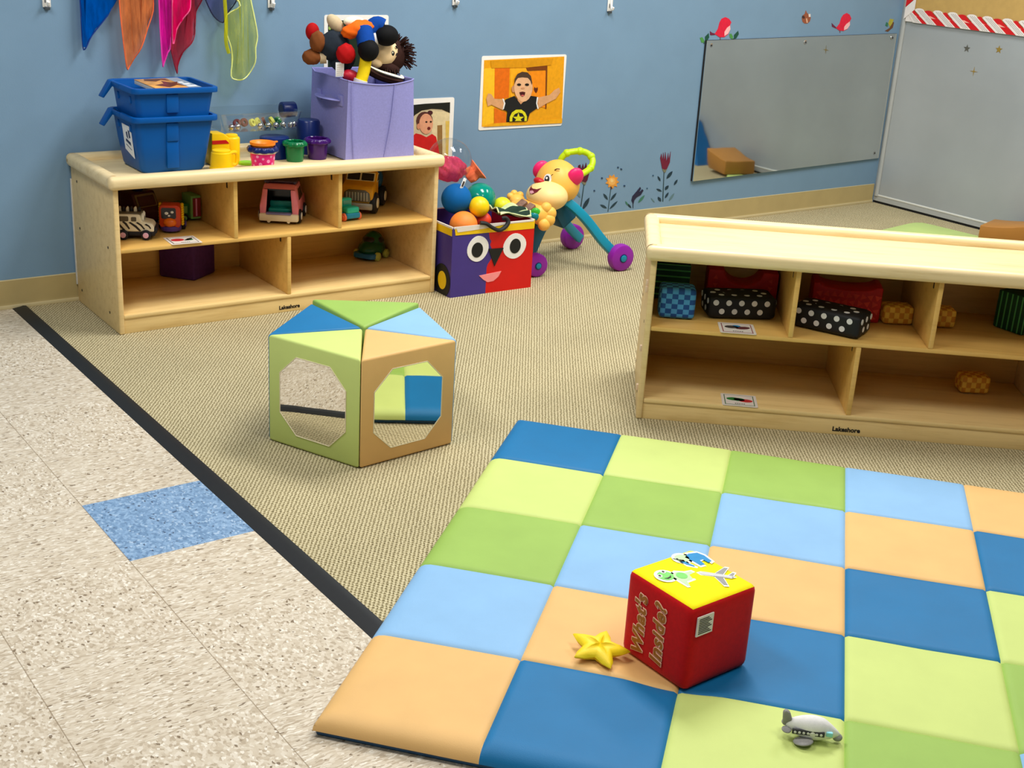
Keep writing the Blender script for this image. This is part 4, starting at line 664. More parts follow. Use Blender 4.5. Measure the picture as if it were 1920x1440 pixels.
for i, (x, y, m, r) in enumerate(((-.058, .0, m_mar, .013), (-.03, .004, m_mar, .014), (-.005, -.008, m_yring, .013), (.020, .0, m_yring, .015), (.045, .006, m_mar, .014), (.072, .0, m_yring, .016), (.1, .01, m_gplas, .014))):
    b = MB(); b.lathe([(r*.45, -.005), (r, -.005), (r*1.05, 0), (r, .005), (r*.45, .005), (r*.45, -.005)], m, seg=22)
    o = b.build('toy_ring', None, LS(.590+x, .285+y, TZ+.0945+.0185), (1.15, 0, .3*i)); tag(o, ('maroon' if m is m_mar else 'yellow-green' if m is m_yring else 'green')+' ring lying among the bells in the clear tray', 'toy ring', 'rings in the clear tray')
    o['label'] = ['leftmost maroon ring, next to the silver bells in the clear tray', 'second maroon ring from the left among the bells', 'yellow-green ring beside the maroon rings at the tray middle', 'wide yellow-green ring at the centre of the clear tray', 'maroon ring between two yellow-green rings in the tray', 'largest yellow-green ring, near the navy cups in the tray', 'green ring at the navy-cup end of the clear tray'][i]
ca = onL('navy_roller', 'small navy blue roller end standing above the clear tray', 'toy cup', .742, .330, TZ+.118)
b = MB(); b.cyl((-.024, 0, .026), (.028, 0, .026), .027, m_navy, seg=32, bev=.004); b.cyl((-.0246, 0, .026), (-.0235, 0, .026), .018, mat('navy_dark', 6, 20, 60, .4, .05, 20), seg=24); b.build('body', ca)
cb = onL('navy_drum', 'large navy blue plastic drum between clear tray and lilac bin', 'toy cup', .792, .268)
b = MB(); b.lathe([(0, 0), (.040, 0), (.041, .11), (.036, .117), (0, .118)], m_navy, seg=40); b.build('body', cb)

# ---- lilac fabric bin with dolls
m_lil = mat('lilac_fabric', 146, 146, 206, .85, .06, 160, 900, .15); m_lild = mat('lilac_inside', 44, 40, 66, .9, .06, 60)
fbn = onL('fabric_bin', 'lilac fabric storage cube with strap handle, full of dolls', 'fabric bin', .845, .092, TZ+.0035)
FWd, FD, FH = .275, .268, .268
def bulge(x, y, z):
    k = math.sin(PI*z/FH)
    return (x, y, z)
t = bmesh.new(); nu, nz = 12, 8
path = []
for i in range(nu): u = i/nu; path.append((FWd*u, -.012*math.sin(PI*u)-.006*(1-abs(2*u-1.28)) if 0 < u < 1 else 0))
for i in range(nu): u = i/nu; path.append((FWd, FD*u))
for i in range(nu): u = i/nu; path.append((FWd*(1-u), FD))
for i in range(nu): u = i/nu; path.append((0, FD*(1-u)))
rows = []
for j in range(nz+1):
    q = j/nz; rows.append([t.verts.new((x+(.008*q if x < .01 else -.010*q if x > FWd-.01 else 0), y*(1 if y > 0 else (.25+.9*q))-(0), .0+FH*q-.014*q*math.sin(PI*min(1, max(0, x/FWd)))*(1 if y < .02 else .2)+(.010*q if y > .25 else 0))) for x, y in path])
n = len(path)
for A, B_ in zip(rows, rows[1:]):
    for k in range(n): t.faces.new((A[k], A[(k+1) % n], B_[(k+1) % n], B_[k]))
bt = t.faces.new(rows[0][::-1])
bmesh.ops.recalc_face_normals(t, faces=t.faces[:]); bmesh.ops.solidify(t, geom=t.faces[:], thickness=.003)
b = MB(); b.add(t, m_lil); b.build('body', fbn, ang=50)
b = MB(); b.tube([tuple(v) for v in [(path[k][0]+(.008 if path[k][0] < .01 else -.010 if path[k][0] > FWd-.01 else 0), path[k][1]*(1 if path[k][1] > 0 else 1.15), FH-.014*math.sin(PI*min(1, max(0, path[k][0]/FWd)))*(1 if path[k][1] < .02 else .2)+(.010 if path[k][1] > .25 else 0)) for k in range(n)]], .0024, m_lil, 6, smooth=False, closed=True); b.build('rim_piping', fbn)
b = MB(); b.tube([(.03, -.004, .004), (.022, -.006, .13), (.018, -.008, .262)], .0016, m_lil, 6); b.tube([(.150, -.006, .004), (.168, -.016, .13), (.178, -.020, .254)], .0018, m_lil, 6); b.build('seams', fbn)
b = MB(); b.tube([(.006, .205, .196), (-.006, .185, .196), (-.020, .125, .196), (-.006, .065, .196), (.006, .045, .196)], .0165, m_lil, 10, 6, flat=.16); b.box((.000, .030, .178), (.008, .062, .214), m_lil, .002); b.box((.000, .188, .178), (.008, .22, .214), m_lil, .002); b.build('strap_handle', fbn)
# dolls: everything in shelf coordinates (a, b, z)
def dl(name, label, a, b_, z): return thing(name, label, 'doll', LS(a, b_, z), LA, 'dolls in the lilac bin')
m_peach = mat('doll_skin', 246, 214, 164, .8, .04, 120, 800, .2); m_yarn = mat('brown_yarn', 52, 28, 22, .85, .2, 200, 0, .2); m_eye = mat('stitch_black', 14, 12, 14, .6, .1, 60); m_felt = mat('cream_felt', 240, 236, 206, .85, .04, 120); m_mouth = mat('doll_mouth', 112, 22, 34, .8, .06, 90); m_tongue = mat('doll_tongue', 236, 170, 180, .8, .05, 90)
d1 = dl('doll', 'doll with cream face and shaggy brown yarn hair in the lilac bin', 1.038, .208, .803)
b = MB(); b.ell((.012, -.004, .030), (.058, .045, .046), m_peach, Euler((0, -.35, 0))); b.ell((-.028, -.022, .0), (.026, .02, .018), m_peach, Euler((0, .2, 0))); b.build('head', d1, ang=80)
b = MB(); random.seed(11); hc = Vector((.050, .012, .020))
b.ell(hc, (.062, .050, .060), m_yarn, Euler((0, -.3, 0)))
b.ell((.02, .0, -.016), (.062, .040, .030), m_yarn, Euler((0, .25, 0)))
for k in range(330):
    th = random.uniform(-2.35, 1.25); ph = random.uniform(-.75, .55)
    d = Vector((math.cos(th)*math.cos(ph), math.sin(ph)-.25, math.sin(th)*math.cos(ph)))
    if d.z > .25 and d.x < .35: continue
    s = hc+Vector((d.x*.052, d.y*.044, d.z*.052)); L = random.uniform(.020, .034)
    if th < -1.5: s = Vector((s.x-.01, s.y, s.z))
    q_ = s+d*L
    if q_.z < -.040 or (q_.x > .058 and q_.z < -.020) or q_.x > .124: continue
    e = s+d*L+Vector((random.uniform(-.006, .006), random.uniform(-.006, .006), random.uniform(-.010, .004)))
    b.tube([s, (s+e)/2+Vector((0, 0, .003)), e], .0021, m_yarn, 5, 3)
b.build('yarn_hair', d1, ang=80)
b = MB(); b.ell((.026, -.046, .034), (.008, .003, .009), m_eye); b.ell((.0245, -.0488, .0365), (.0028, .0015, .003), m_felt); b.build('eye', d1)
b = MB(); b.tube([(.040, -.043, .058), (.047, -.040, .050)], .0026, m_eye, 6, smooth=False); b.tube([(.041, -.045, .026), (.046, -.043, .034)], .0022, m_eye, 6, smooth=False); b.build('eyebrow', d1)
b = MB(); b.ell((-.036, -.020, .042), (.016, .012, .018), m_mouth); b.build('mouth', d1)
b = MB(); b.ell((-.030, -.031, .038), (.008, .005, .013), m_tongue, Euler((0, .4, 0))); b.build('tongue', d1)
b = MB(); b.tube([(-.078, -.052, -.004), (-.035, -.066, -.024), (.02, -.072, -.040), (.055, -.062, -.048), (.064, -.045, -.042)], .010, m_felt, 8, 6, flat=.45, rf=lambda q: .25+math.sin(PI*min(1, q*.85+.12))); b.build('collar', d1)
b = MB(); b.tube([(-.078, -.05, -.016), (-.03, -.06, -.040), (.03, -.066, -.056), (.05, -.056, -.058)], .016, m_yarn, 8, 5); b.build('coat', d1)
m_jkt = mat('dark_denim', 34, 42, 52, .85, .1, 140, 700, .2); m_rmit = mat('red_knit', 178, 10, 14, .8, .06, 120, 800, .2); m_boot = mat('brown_suede', 122, 68, 30, .85, .12, 40, 600, .2); m_tan2 = mat('beige_canvas', 202, 182, 146, .85, .08, 60, 600, .2)
d2 = dl('doll', 'doll in dark jacket with red mittens and brown boots, left in the lilac bin', .86, .21, .84)
b = MB(); b.ell((.0, .0, .02), (.056, .046, .052), m_jkt, fn=lump); b.ell((.03, .0, -.02), (.045, .045, .05), m_jkt, fn=lump); b.build('jacket', d2, ang=80)
b = MB(); b.ell((.012, -.062, .000), (.0335, .028, .034), m_rmit, fn=lump); b.build('mitten', d2)
b = MB(); b.ell((-.062, .040, .062), (.024, .022, .030), m_rmit); b.build('mitten', d2)
b = MB(); b.ell((-.066, -.004, .034), (.026, .026, .036), m_boot, Euler((0, .1, 0)), fn=lump); b.build('boot', d2)
b = MB(); b.ell((-.080, .010, -.018), (.033, .028, .027), m_boot, fn=lump); b.tube([(-.05, .01, -.02), (-.03, .0, -.018)], .022, m_tan2, 10, smooth=False); b.build('boot', d2)
b = MB(); b.ell((.005, .0, .092), (.040, .018, .023), m_tan2, Euler((0, .75, 0))); b.build('shoe_sole', d2)
b = MB(); b.box((-.028, -.066, -.076), (.004, -.0645, -.028), m_paper, .0004); 
for k in range(6): b.box((-.024, -.0668, -.070+k*.0065), (-.001, -.0658, -.0686+k*.0065), m_tan2)
b.build('cloth_tag', d2)
m_ora = mat('orange_felt', 240, 104, 16, .8, .08, 60, 600, .2); m_blu2 = mat('blue_felt', 0, 62, 144, .85, .06, 90, 700, .2); m_blk = mat('black_felt', 12, 12, 14, .75, .1, 90, 600, .15); m_wfelt = mat('white_felt', 236, 232, 230, .85, .04, 90)
d3 = dl('doll', 'doll with orange top, blue trousers and black shoes on top of the others', .9535, .165, .8775)
b = MB(); b.ell((-.028, .0, .042), (.060, .030, .027), m_ora, Euler((0, -.25, 0)), fn=lambda p: lump(lump(p))); b.build('shirt', d3, ang=80)
b = MB(); b.ell((-.03, .022, .064), (.04, .02, .018), m_felt); b.build('collar', d3)
b = MB(); b.tube([(-.012, -.012, .040), (-.016, -.035, .012), (-.020, -.048, -.008)], .031, m_blu2, 14, 5); b.build('trouser_leg', d3)
b = MB(); b.tube([(.02, .01, .030), (.048, .005, .054), (.066, -.004, .048)], .030, m_blu2, 14, 5); b.build('trouser_leg', d3)
b = MB(); b.ell((-.018, -.060, -.022), (.036, .036, .037), m_blk); b.build('shoe', d3)
b = MB(); b.ell((.074, -.020, .022), (.044, .036, .036), m_blk); b.build('shoe', d3)
b = MB(); b.ell((.030, -.008, .010), (.02, .02, .026), m_wfelt); b.build('sock', d3)
d4 = dl('doll', 'doll showing only a yellow leg with white cuff in the lilac bin', .92, .125, .745)
m_yel3 = mat('yellow_felt', 244, 212, 20, .8, .05, 60, 600, .2)
b = MB(); b.tube([(.018, .0, .082), (.006, -.010, .045), (-.006, -.012, .010), (-.012, -.008, -.012)], .0205, m_yel3, 12, 5); b.build('leg', d4)
b = MB(); b.tube([(-.008, -.014, .012), (-.014, -.012, -.010)], .024, m_wfelt, 12, smooth=False); b.build('cuff', d4)
m_rsat = mat('red_satin', 190, 20, 46, .45, .08, 60)
o = MB(); o.ell((0, 0, 0), (.034, .026, .022), m_rsat, Euler((0, .3, 0))); o = o.build('red_cloth', None, LS(.80+.094, .150, .764)); tag(o, 'shiny red cloth bunched at the left corner of the lilac bin', 'cloth')

# ================================================================ toys in the left shelf
MZ = .2755
def wheel(par, c, axis, r, w, mt, mh, rh=.55):
    c = Vector(c); ax = Vector(axis).normalized()
    b = MB(); b.cyl(c-ax*w/2, c+ax*w/2, r, mt, seg=28, bev=r*.18); o = b.build('wheel', par)
    b = MB(); b.cyl(c+ax*(w/2-.001), c+ax*(w/2+.0025), r*rh, mh, seg=20, bev=.001); b.build('hub', o); return o
m_zw = mat('zebra_white', 238, 230, 204, .4, .04, 30); m_zb = mat('zebra_black', 26, 22, 26, .4, .05, 30); m_tire = mat('tyre_navy', 18, 20, 30, .55, .06, 40); m_hubp = mat('hub_pink', 232, 180, 204, .4, .04, 30); m_win = mat('window_dark', 34, 26, 30, .2, .05, 20); m_wing = mat('window_olive', 88, 78, 58, .3, .05, 20); m_hubw = mat('hub_white', 244, 240, 226, .4, .03, 30)
z = onL('toy_jeep', 'small zebra-striped toy jeep at the left front of the upper shelf', 'toy vehicle', .112, .135, MZ, -.46, 'toy vehicles on the wooden shelf')
b = MB(); b.prism([(-.060, .026), (-.060, .050), (-.048, .082), (.018, .082), (.026, .060), (.054, .054), (.062, .044), (.062, .026)], -.033, .033, m_zw, bev=.005, seg=3)
for pts in ([(-.058, .066), (-.050, .048), (-.032, .030), (-.024, .028), (-.042, .050), (-.054, .070)], [(-.036, .058), (-.028, .050), (-.016, .034), (-.012, .036), (-.022, .054), (-.030, .060)], [(-.016, .056), (.004, .040), (.016, .028), (.022, .030), (.008, .046), (-.010, .058)], [(.006, .056), (.020, .046), (.030, .034), (.034, .036), (.024, .050), (.012, .058)], [(.032, .050), (.044, .044), (.050, .036), (.053, .038), (.048, .047), (.038, .053)]):
    for s in (-1, 1): b.prism(pts, s*.0322, s*.0338, m_zb)
b.box((-.052, -.028, .080), (.022, .028, .086), m_wing, .002); b.build('body', z)
b = MB(); b.box((-.058, -.031, .012), (.064, .031, .028), m_tire, .004); b.box((.056, -.030, .020), (.070, .030, .040), m_tire, .004); b.build('chassis', z)
for s in (-1, 1):
    for pts in (rrect(-.046, -.016, .060, .076, .004), rrect(-.008, .008, .060, .074, .003)):
        b = MB(); b.prism(pts, s*.0325, s*.0342, m_wing); b.build('window', z)
for k in range(6):
    b = MB(); b.prism([(-.050+k*.012, .084), (-.040+k*.012, .084), (-.041+k*.012, .098), (-.045+k*.012, .102), (-.050+k*.012, .096)], -.005, .005, m_zw if k % 2 == 0 else m_zb, bev=.0015); b.build('mane_tuft', z)
for s in (-1, 1):
    b = MB(); b.ell((.026, s*.016, .070), (.006, .010, .014), m_hubw); b.ell((.0315, s*.015, .069), (.002, .004, .007), m_zb); b.build('eye', z)
    for x in (-.034, .036): wheel(z, (x, s*.033, .0165), (0, s, 0), .0165, .014, m_tire, m_hubp)
m_or = mat('orange_red_plastic', 214, 66, 20, .3, .06, 30); m_or2 = mat('orange_nose', 250, 118, 20, .3, .05, 30); m_pbump = mat('bumper_purple', 92, 62, 140, .4, .05, 30)
o_ = onL('toy_lorry', 'orange animal-faced toy truck with a purple bumper beside the zebra jeep', 'toy vehicle', .252, .185, MZ, -2.05, 'toy vehicles on the wooden shelf')
b = MB(); b.prism(rrect(-.034, .034, .018, .092, .012), .0, .055, m_or, lambda u, v, d: (d-.010, u, v), bev=.003); b.build('body', o_)
b = MB(); b.prism(rrect(-.027, .020, .048, .084, .006), .0445, .0462, m_win, lambda u, v, d: (d, u, v)); 
for q in ((-.01, .066, .006), (.008, .070, .005), (-.002, .058, .004)): b.ell((.0462, q[0], q[1]), (.0012, q[2], q[2]*.8), m_hubw)
b.build('windscreen', o_)
b = MB(); b.ell((.046, .0, .036), (.014, .021, .015), m_or2); b.build('muzzle', o_)
b = MB(); b.cyl((.02, 0, .006), (.02, 0, .022), .034, m_pbump, seg=30, bev=.003); b.build('bumper', o_)
b = MB()
for k in range(9): b.ell((.0, .035, .022+k*.008), (.012, .006, .0056), m_ylw)
b.build('mane', o_); b = MB()
for k in range(9): b.ell((.0, -.035, .022+k*.008), (.012, .006, .0056), m_ylw)
b.build('mane', o_)
for s in (-1, 1): wheel(o_, (-.018, s*.036, .018), (0, s, 0), .018, .014, m_tire, m_pbump)
m_mar2 = mat('maroon_plastic', 74, 24, 26, .35, .08, 30); m_tanp = mat('tan_plastic', 128, 104, 62, .4, .06, 30)
q_ = onL('toy_van', 'dark maroon toy van with tan window frames standing behind the zebra jeep', 'toy vehicle', .193, .318, MZ, -1.25, 'toy vehicles on the wooden shelf')
b = MB(); b.prism([(-.06, .016), (-.06, .09), (-.05, .108), (.02, .108), (.045, .06), (.06, .05), (.06, .016)], -.048, .048, m_mar2, bev=.006); b.build('body', q_)
b = MB(); b.prism(rrect(-.040, .040, .062, .102, .006), .0, .006, m_tanp, lambda u, v, d: (.046-.5*(v-.06)+d-.004, u, v)); b.prism(rrect(-.033, .033, .066, .097, .004), .0, .0016, m_mar2, lambda u, v, d: (.049-.5*(v-.06)+d, u, v)); b.build('windscreen_frame', q_)
b = MB(); b.prism(rrect(-.038, .010, .062, .098, .006), .0476, .0500, m_tanp); b.prism(rrect(-.032, .004, .067, .093, .004), .0496, .0512, m_rdp); b.build('side_window', q_)
b = MB(); b.box((-.02, -.014, .108), (.006, .014, .120), m_navy, .003); b.build('roof_light', q_)
for x in (-.034, .036):
    for s in (-1, 1): wheel(q_, (x, s*.046, .018), (0, s, 0), .018, .014, m_tire, m_tanp)
m_grt = mat('green_toy', 42, 122, 52, .4, .08, 30); m_grl = mat('green_toy_light', 132, 190, 100, .4, .06, 30); m_rslat = mat('red_slats', 156, 40, 44, .4, .06, 30)
g_ = onL('toy_truck', 'green toy truck with an upright red slatted tailboard, behind the orange truck', 'toy vehicle', .303, .300, MZ, .06, 'toy vehicles on the wooden shelf')
b = MB(); b.box((-.055, -.028, .022), (.045, .028, .062), m_grt, .004)
for k in range(4): b.box((-.05+k*.024, -.0296, .03), (-.034+k*.024, -.0276, .054), m_grl, .001)
b.build('bed', g_)
b = MB(); b.box((.048, -.036, .008), (.084, .036, .088), m_grl, .003); b.build('tailboard_frame', g_)
b = MB()
for k in range(3): b.box((.055+k*.009, -.0385, .018), (.061+k*.009, -.0355, .078), m_rslat if k != 1 else m_pkd, .0008)
b.box((.0545, -.0375, .016), (.0825, -.0358, .080), m_rslat); b.build('slats', g_)
for x in (-.036, .024):
    for s in (-1, 1): wheel(g_, (x, s*.030, .0145), (0, s, 0), .0145, .012, m_tire, m_grl)
# pink van, seen from behind
m_pk = mat('pink_plastic', 248, 142, 162, .35, .05, 20); m_bcr = mat('bumper_cream', 246, 232, 196, .4, .03, 30); m_teal = mat('teal_plastic', 20, 150, 136, .35, .05, 30); m_lav = mat('lavender_plastic', 130, 124, 176, .35, .05, 30)
v_ = onL('toy_car', 'pink toy van with open back showing a teal seat, in the middle compartment', 'toy vehicle', .660, .200, MZ, .97, 'toy vehicles on the wooden shelf')
b = MB()
side = [(-.082, .026), (-.084, .060), (-.070, .122), (-.055, .130), (.022, .130), (.050, .084), (.082, .076), (.088, .050), (.088, .026)]
for s in (-1, 1): b.prism(side, s*.0585, s*.052, m_pk, bev=.002)
b.prism([(-.072, .118), (-.055, .130), (.022, .130), (.020, .122), (-.050, .122)], -.054, .054, m_pk)
b.prism([(.020, .126), (.050, .082), (.084, .074), (.088, .026), (.02, .026)], -.054, .054, m_pk)
for s in (-1, 1): b.box((-.083, min(s*.040, s*.0575), .030), (-.074, max(s*.040, s*.0575), .118), m_pk, .003)
b.box((-.080, -.054, .026), (.03, .054, .032), m_win)
for s in (-1, 1): b.box((-.072, min(s*.0505, s*.0518), .032), (.02, max(s*.0505, s*.0518), .117), m_win)
b.box((-.070, -.050, .113), (.02, .050, .117), m_win); b.box((.012, -.050, .032), (.018, .050, .115), m_win)
taper(b.build('body', v_), .06, .130, .16)
b = MB(); b.box((-.094, -.060, .010), (-.072, .060, .036), m_bcr, .005)
for y in (-.03, .03): b.cyl((-.092, y, .010), (-.080, y, .010), .005, m_bcr, seg=10)
b.build('bumper', v_)
b = MB(); b.box((-.098, -.038, .034), (-.074, .038, .040), m_lav, .002); b.build('tailgate', v_)
b = MB(); b.box((-.060, -.036, .034), (-.02, .036, .048), m_teal, .004); b.box((-.028, -.036, .046), (-.012, .036, .068), m_teal, .004); b.build('seat', v_)
for s in (-1, 1):
    for pts in ([(-.045, .078), (-.038, .116), (-.012, .116), (-.012, .078)], [(-.004, .078), (-.004, .116), (.016, .116), (.036, .082)]):
        b = MB(); b.prism(pts, s*.0580, s*.0598, m_win); taper(b.build('window', v_), .06, .130, .16)
    for x in (-.050, .056): wheel(v_, (x, s*.056, .024), (0, s, 0), .024, .016, m_tire, m_hubw)
b = MB(); b.box((-.045, -.045, .136), (.015, .045, .141), mat('rack_plum', 74, 56, 78, .4, .05, 30), .002)
for y in (-.045, .045): b.cyl((-.05, y, .138), (.02, y, .138), .004, mat('rack_plum', 0, 0, 0), seg=10)
for x in (-.04, .01):
    for y in (-.04, .04): b.cyl((x, y, .128), (x, y, .138), .003, mat('rack_plum', 0, 0, 0), seg=8)
b.build('roof_rack', v_); v_.scale = (1.0, 1.12, 1.0)
# yellow cement truck
m_tky = mat('truck_yellow', 224, 160, 20, .35, .07, 30); m_tank = mat('drum_blue', 12, 84, 140, .35, .05, 20); m_gril = mat('grille_grey', 104, 104, 98, .35, .08, 60, 0, .5, .5); m_bmp = mat('bumper_silver', 176, 172, 160, .35, .06, 60, 0, .5, .4); m_frm = mat('window_trim', 236, 222, 180, .4, .04, 30)
t_ = onL('toy_truck', 'yellow toy mixer truck with a blue drum and silver bumper in the right compartment', 'toy vehicle', .992, .232, MZ, -2.30, 'toy vehicles on the wooden shelf')
b = MB(); b.prism([(-.010, .030), (-.010, .140), (.012, .143), (.036, .108), (.078, .100), (.088, .088), (.086, .040), (.078, .030)], -.058, .058, m_tky, bev=.007, seg=3)
b.build('cab', t_)
b = MB(); b.prism([(-.050, .046), (.050, .046), (.046, .078), (.030, .088), (-.030, .088), (-.046, .078)], .083, .0915, m_gril, lambda u, v, d: (d, u, v), bev=.003)
for k in range(8): b.box((.0900, -.039+k*.0105, .050), (.0945, -.033+k*.0105, .080), m_bmp, .001)
b.build('grille', t_)
b = MB(); b.box((.084, -.058, .018), (.098, .058, .042), m_bmp, .005); b.build('bumper', t_)
fw = lambda u, v, d: (.0235-.685*(v-.125)+d, u, v)
b = MB(); b.prism(rrect(-.052, .052, .110, .139, .003), -.001, .002, m_frm, fw); b.prism(rrect(-.048, -.003, .113, .136, .003), .0015, .003, m_win, fw); b.prism(rrect(.003, .048, .113, .136, .003), .0015, .003, m_win, fw); b.build('windscreen', t_)
for s in (-1, 1):
    b = MB(); b.prism([(-.004, .108), (-.004, .136), (.008, .136), (.026, .108)], s*.0575, s*.0595, m_frm); b.prism([(-.001, .111), (-.001, .133), (.006, .133), (.020, .111)], s*.0590, s*.0605, m_win); b.build('side_window', t_)
b = MB(); b.box((-.120, -.045, .024), (-.005, .045, .040), m_tire, .004); b.build('chassis', t_)
b = MB(); b.lathe([(0, -.048), (.030, -.046), (.054, -.01), (.052, .02), (.030, .048), (.018, .050), (0, .05)], m_tank, seg=36, M=Matrix.Translation((-.078, .004, .098)) @ Euler((0, -1.25, 0)).to_matrix().to_4x4()); b.build('drum', t_)
for x in (.052, -.080):
    for s in (-1, 1): wheel(t_, (x, s*.056, .038), (0, s, 0), .038 if x > 0 else .036, .024, m_tire, m_bcr, .48)
m_tealb = mat('teal_blue', 18, 138, 176, .35, .05, 30); m_teall = mat('teal_light', 40, 196, 164, .35, .05, 30); m_owh = mat('wheel_orange', 244, 116, 70, .4, .05, 30)
c_ = onL('toy_car', 'small turquoise toy car with orange wheels, in front of the yellow truck', 'toy vehicle', .868, .108, MZ, -1.45, 'toy vehicles on the wooden shelf')
b = MB(); b.box((-.030, -.029, .008), (.034, .029, .028), m_tealb, .005, 3); b.build('body', c_)
b = MB(); b.box((-.004, -.026, .026), (.032, .026, .048), m_teall, .006, 3); b.build('bonnet', c_)
b = MB(); b.box((-.034, -.022, .026), (-.008, .022, .072), m_teall, .006, 3); b.box((-.0075, -.017, .052), (-.0065, .017, .066), mat('window_teal', 96, 172, 150, .2, .05, 20)); b.build('cabin', c_)
for x in (-.016, .018):
    for s in (-1, 1): wheel(c_, (x, s*.031, .014), (0, s, 0), .014, .010, m_owh, m_owh)
m_dgr = mat('dark_green_gloss', 12, 78, 44, .18, .05, 20); m_bbl = mat('bumper_blue', 34, 104, 148, .35, .05, 20); m_wyl = mat('wheel_lime', 186, 190, 84, .4, .05, 20)
e_ = onL('toy_car', 'dark green toy beetle-shaped car alone on the lower right shelf', 'toy vehicle', 1.083, .315, .0625, -2.60, 'toy vehicles on the wooden shelf')
b = MB(); b.ell((-.010, 0, .050), (.046, .040, .052), m_dgr, fn=lambda p: Vector((p.x, p.y, max(p.z, -.5)))); b.ell((.0, 0, .038), (.066, .047, .036), m_dgr, fn=lambda p: Vector((p.x, p.y, max(p.z, -.5)))); b.build('body', e_, ang=60)
b = MB(); b.prism(rrect(.012, .070, -.046, .046, .018), .010, .028, m_bbl, lambda u, v, d: (u, v, d), bev=.003); b.build('bumper', e_)
for s in (-1, 1):
    b = MB(); b.ell((-.012, s*.0325, .072), (.020, .006, .013), m_win, Euler((s*.5, 0, 0))); b.build('window', e_)
    for x in (-.030, .034): wheel(e_, (x, s*.045, .0165), (0, s, 0), .0165, .014, m_wyl, m_wyl)
b = MB(); b.ell((.024, 0, .074), (.008, .024, .015), m_win, Euler((0, -.7, 0))); b.build('windscreen', e_)
m_pur = mat('purple_fabric', 84, 46, 108, .8, .1, 90, 500, .2)
p_ = onL('foam_block', 'dark purple padded block in the lower left compartment', 'foam block', 0, 0, .0625)
b = MB(); b.prism([(.361, .275), (.470, .350), (.455, .390), (.290, .392), (.274, .380)], 0, .135, m_pur, lambda u, v, d: (u, v, d), bev=.008, seg=3); b.build('body', p_)
# picture cards lying on the shelves
m_card = mat('card_white', 240, 232, 222, .35, .03, 60); m_cbr = mat('card_border_red', 150, 60, 66, .4, .05, 60); m_cgr = mat('card_border_green', 70, 120, 84, .4, .05, 60); m_cdk = mat('card_border_dark', 70, 60, 54, .4, .05, 60); m_gar = mat('card_red_picture', 204, 50, 56, .4, .1, 60); m_ggr = mat('card_green_picture', 36, 124, 56, .4, .1, 60)
def card(place, a, b_, z, rz, label, border, pics):
    k = thing('picture_card', label, 'card', place(a, b_, z), (LA if place is LS else RA)+rz, 'picture label cards on the shelves')
    f = lambda u, v, d: (u, v, d)
    b = MB(); b.prism(rrect(0, .100, 0, .094, .005), 0, .0010, m_card, f)
    b.prism([(.008, .008), (.092, .008), (.092, .086), (.008, .086)], .0009, .0013, border, f); b.prism([(.0105, .0105), (.0895, .0105), (.0895, .0835), (.0105, .0835)], .0012, .0016, m_card, f)
    for p, m in pics: b.prism(p, .0015, .0020, m, f)
    for q in range(5): b.box((.036+q*.006, .015, .0015), (.040+q*.006, .019, .0019), m_ink)
    b.build('card', k); return k
card(LS, .180, -.001, MZ, -.06, 'picture card with dark drawing on the upper left shelf in front of the orange truck', m_cdk, [(ellipse(.034, .05, .022, .016, 12), m_gar), ([(.052, .038), (.07, .06), (.086, .066), (.082, .05), (.066, .036)], m_cdk), (ellipse(.07, .044, .014, .008, 10), m_ggr)])
card(RS, .208, -.002, .2755, .02, 'picture card with pink border below the polka-dot block, on the upper shelf', m_cbr, [(ellipse(.036, .054, .02, .013, 12), m_cdk), (ellipse(.066, .05, .022, .012, 12, .3), m_mar), (ellipse(.05, .064, .012, .008, 10), m_blu)])
card(RS, .238, .001, .0625, -.01, 'picture card with green and red shapes on the empty lower shelf', m_cgr, [(ellipse(.034, .052, .020, .012, 14), m_ggr), (ellipse(.068, .044, .020, .012, 14), m_gar), (ellipse(.05, .05, .016, .012, 14), m_ggr)])
# ================================================================ face box, balls and push walker
BX = (2.500, 3.708, 0); BR = -.0296; BW, BD, BH = .357, .285, .258
fbx = thing('toy_box', 'square toy box with a purple and red big-eyed face, beside the wooden shelf', 'toy box', BX, BR)
m_bp = mat('box_purple', 66, 50, 132, .45, .05, 12, 90); m_brd = mat('box_red', 214, 10, 10, .4, .04, 12, 90); m_by = mat('box_yellow', 244, 200, 10, .45, .04, 20); m_bw = mat('liner_white', 232, 224, 214, .5, .04, 30); m_bpk = mat('mouth_pink', 252, 150, 150, .5, .04, 30); m_ew = mat('eye_white', 240, 238, 234, .5, .03, 30); m_ek = mat('felt_black', 18, 20, 20, .6, .08, 30)
front = lambda u, v, d: (u, -d, v)
b = MB()
SPL = [(.153, .0), (.153, .098), (.157, .11), (.172, .13), (.170, .17), (.163, .183), (.168, .196), (.160, .206), (.155, .230), (.155, BH)]
b.prism([(0, 0)]+SPL+[(0, BH)], -.004, 0, m_bp, front); b.prism([(BW, 0), (BW, BH)]+SPL[::-1], -.004, 0, m_brd, front)
b.box((0, .004, 0), (.004, BD, BH), m_bp); b.box((BW-.004, .004, 0), (BW, BD, BH), m_brd); b.box((.004, BD-.004, 0), (BW-.004, BD, BH), m_bp); b.box((.004, .004, 0), (BW-.004, BD-.004, .004), m_bp)
b.build('body', fbx, smooth=False)
b = MB(); tape = [(.012, BH-.027), (.35, BH-.031), (BW-.001, BH-.030), (BW, BH+.004), (.332, BH), (.328, BH-.006), (.326, BH+.001), (.008, BH-.003)]
b.prism(tape, 0, .0014, m_by, front); b.box((-.0014, .004, BH-.030), (.0, BD, BH-.002), m_by); b.build('yellow_band', fbx, smooth=False)
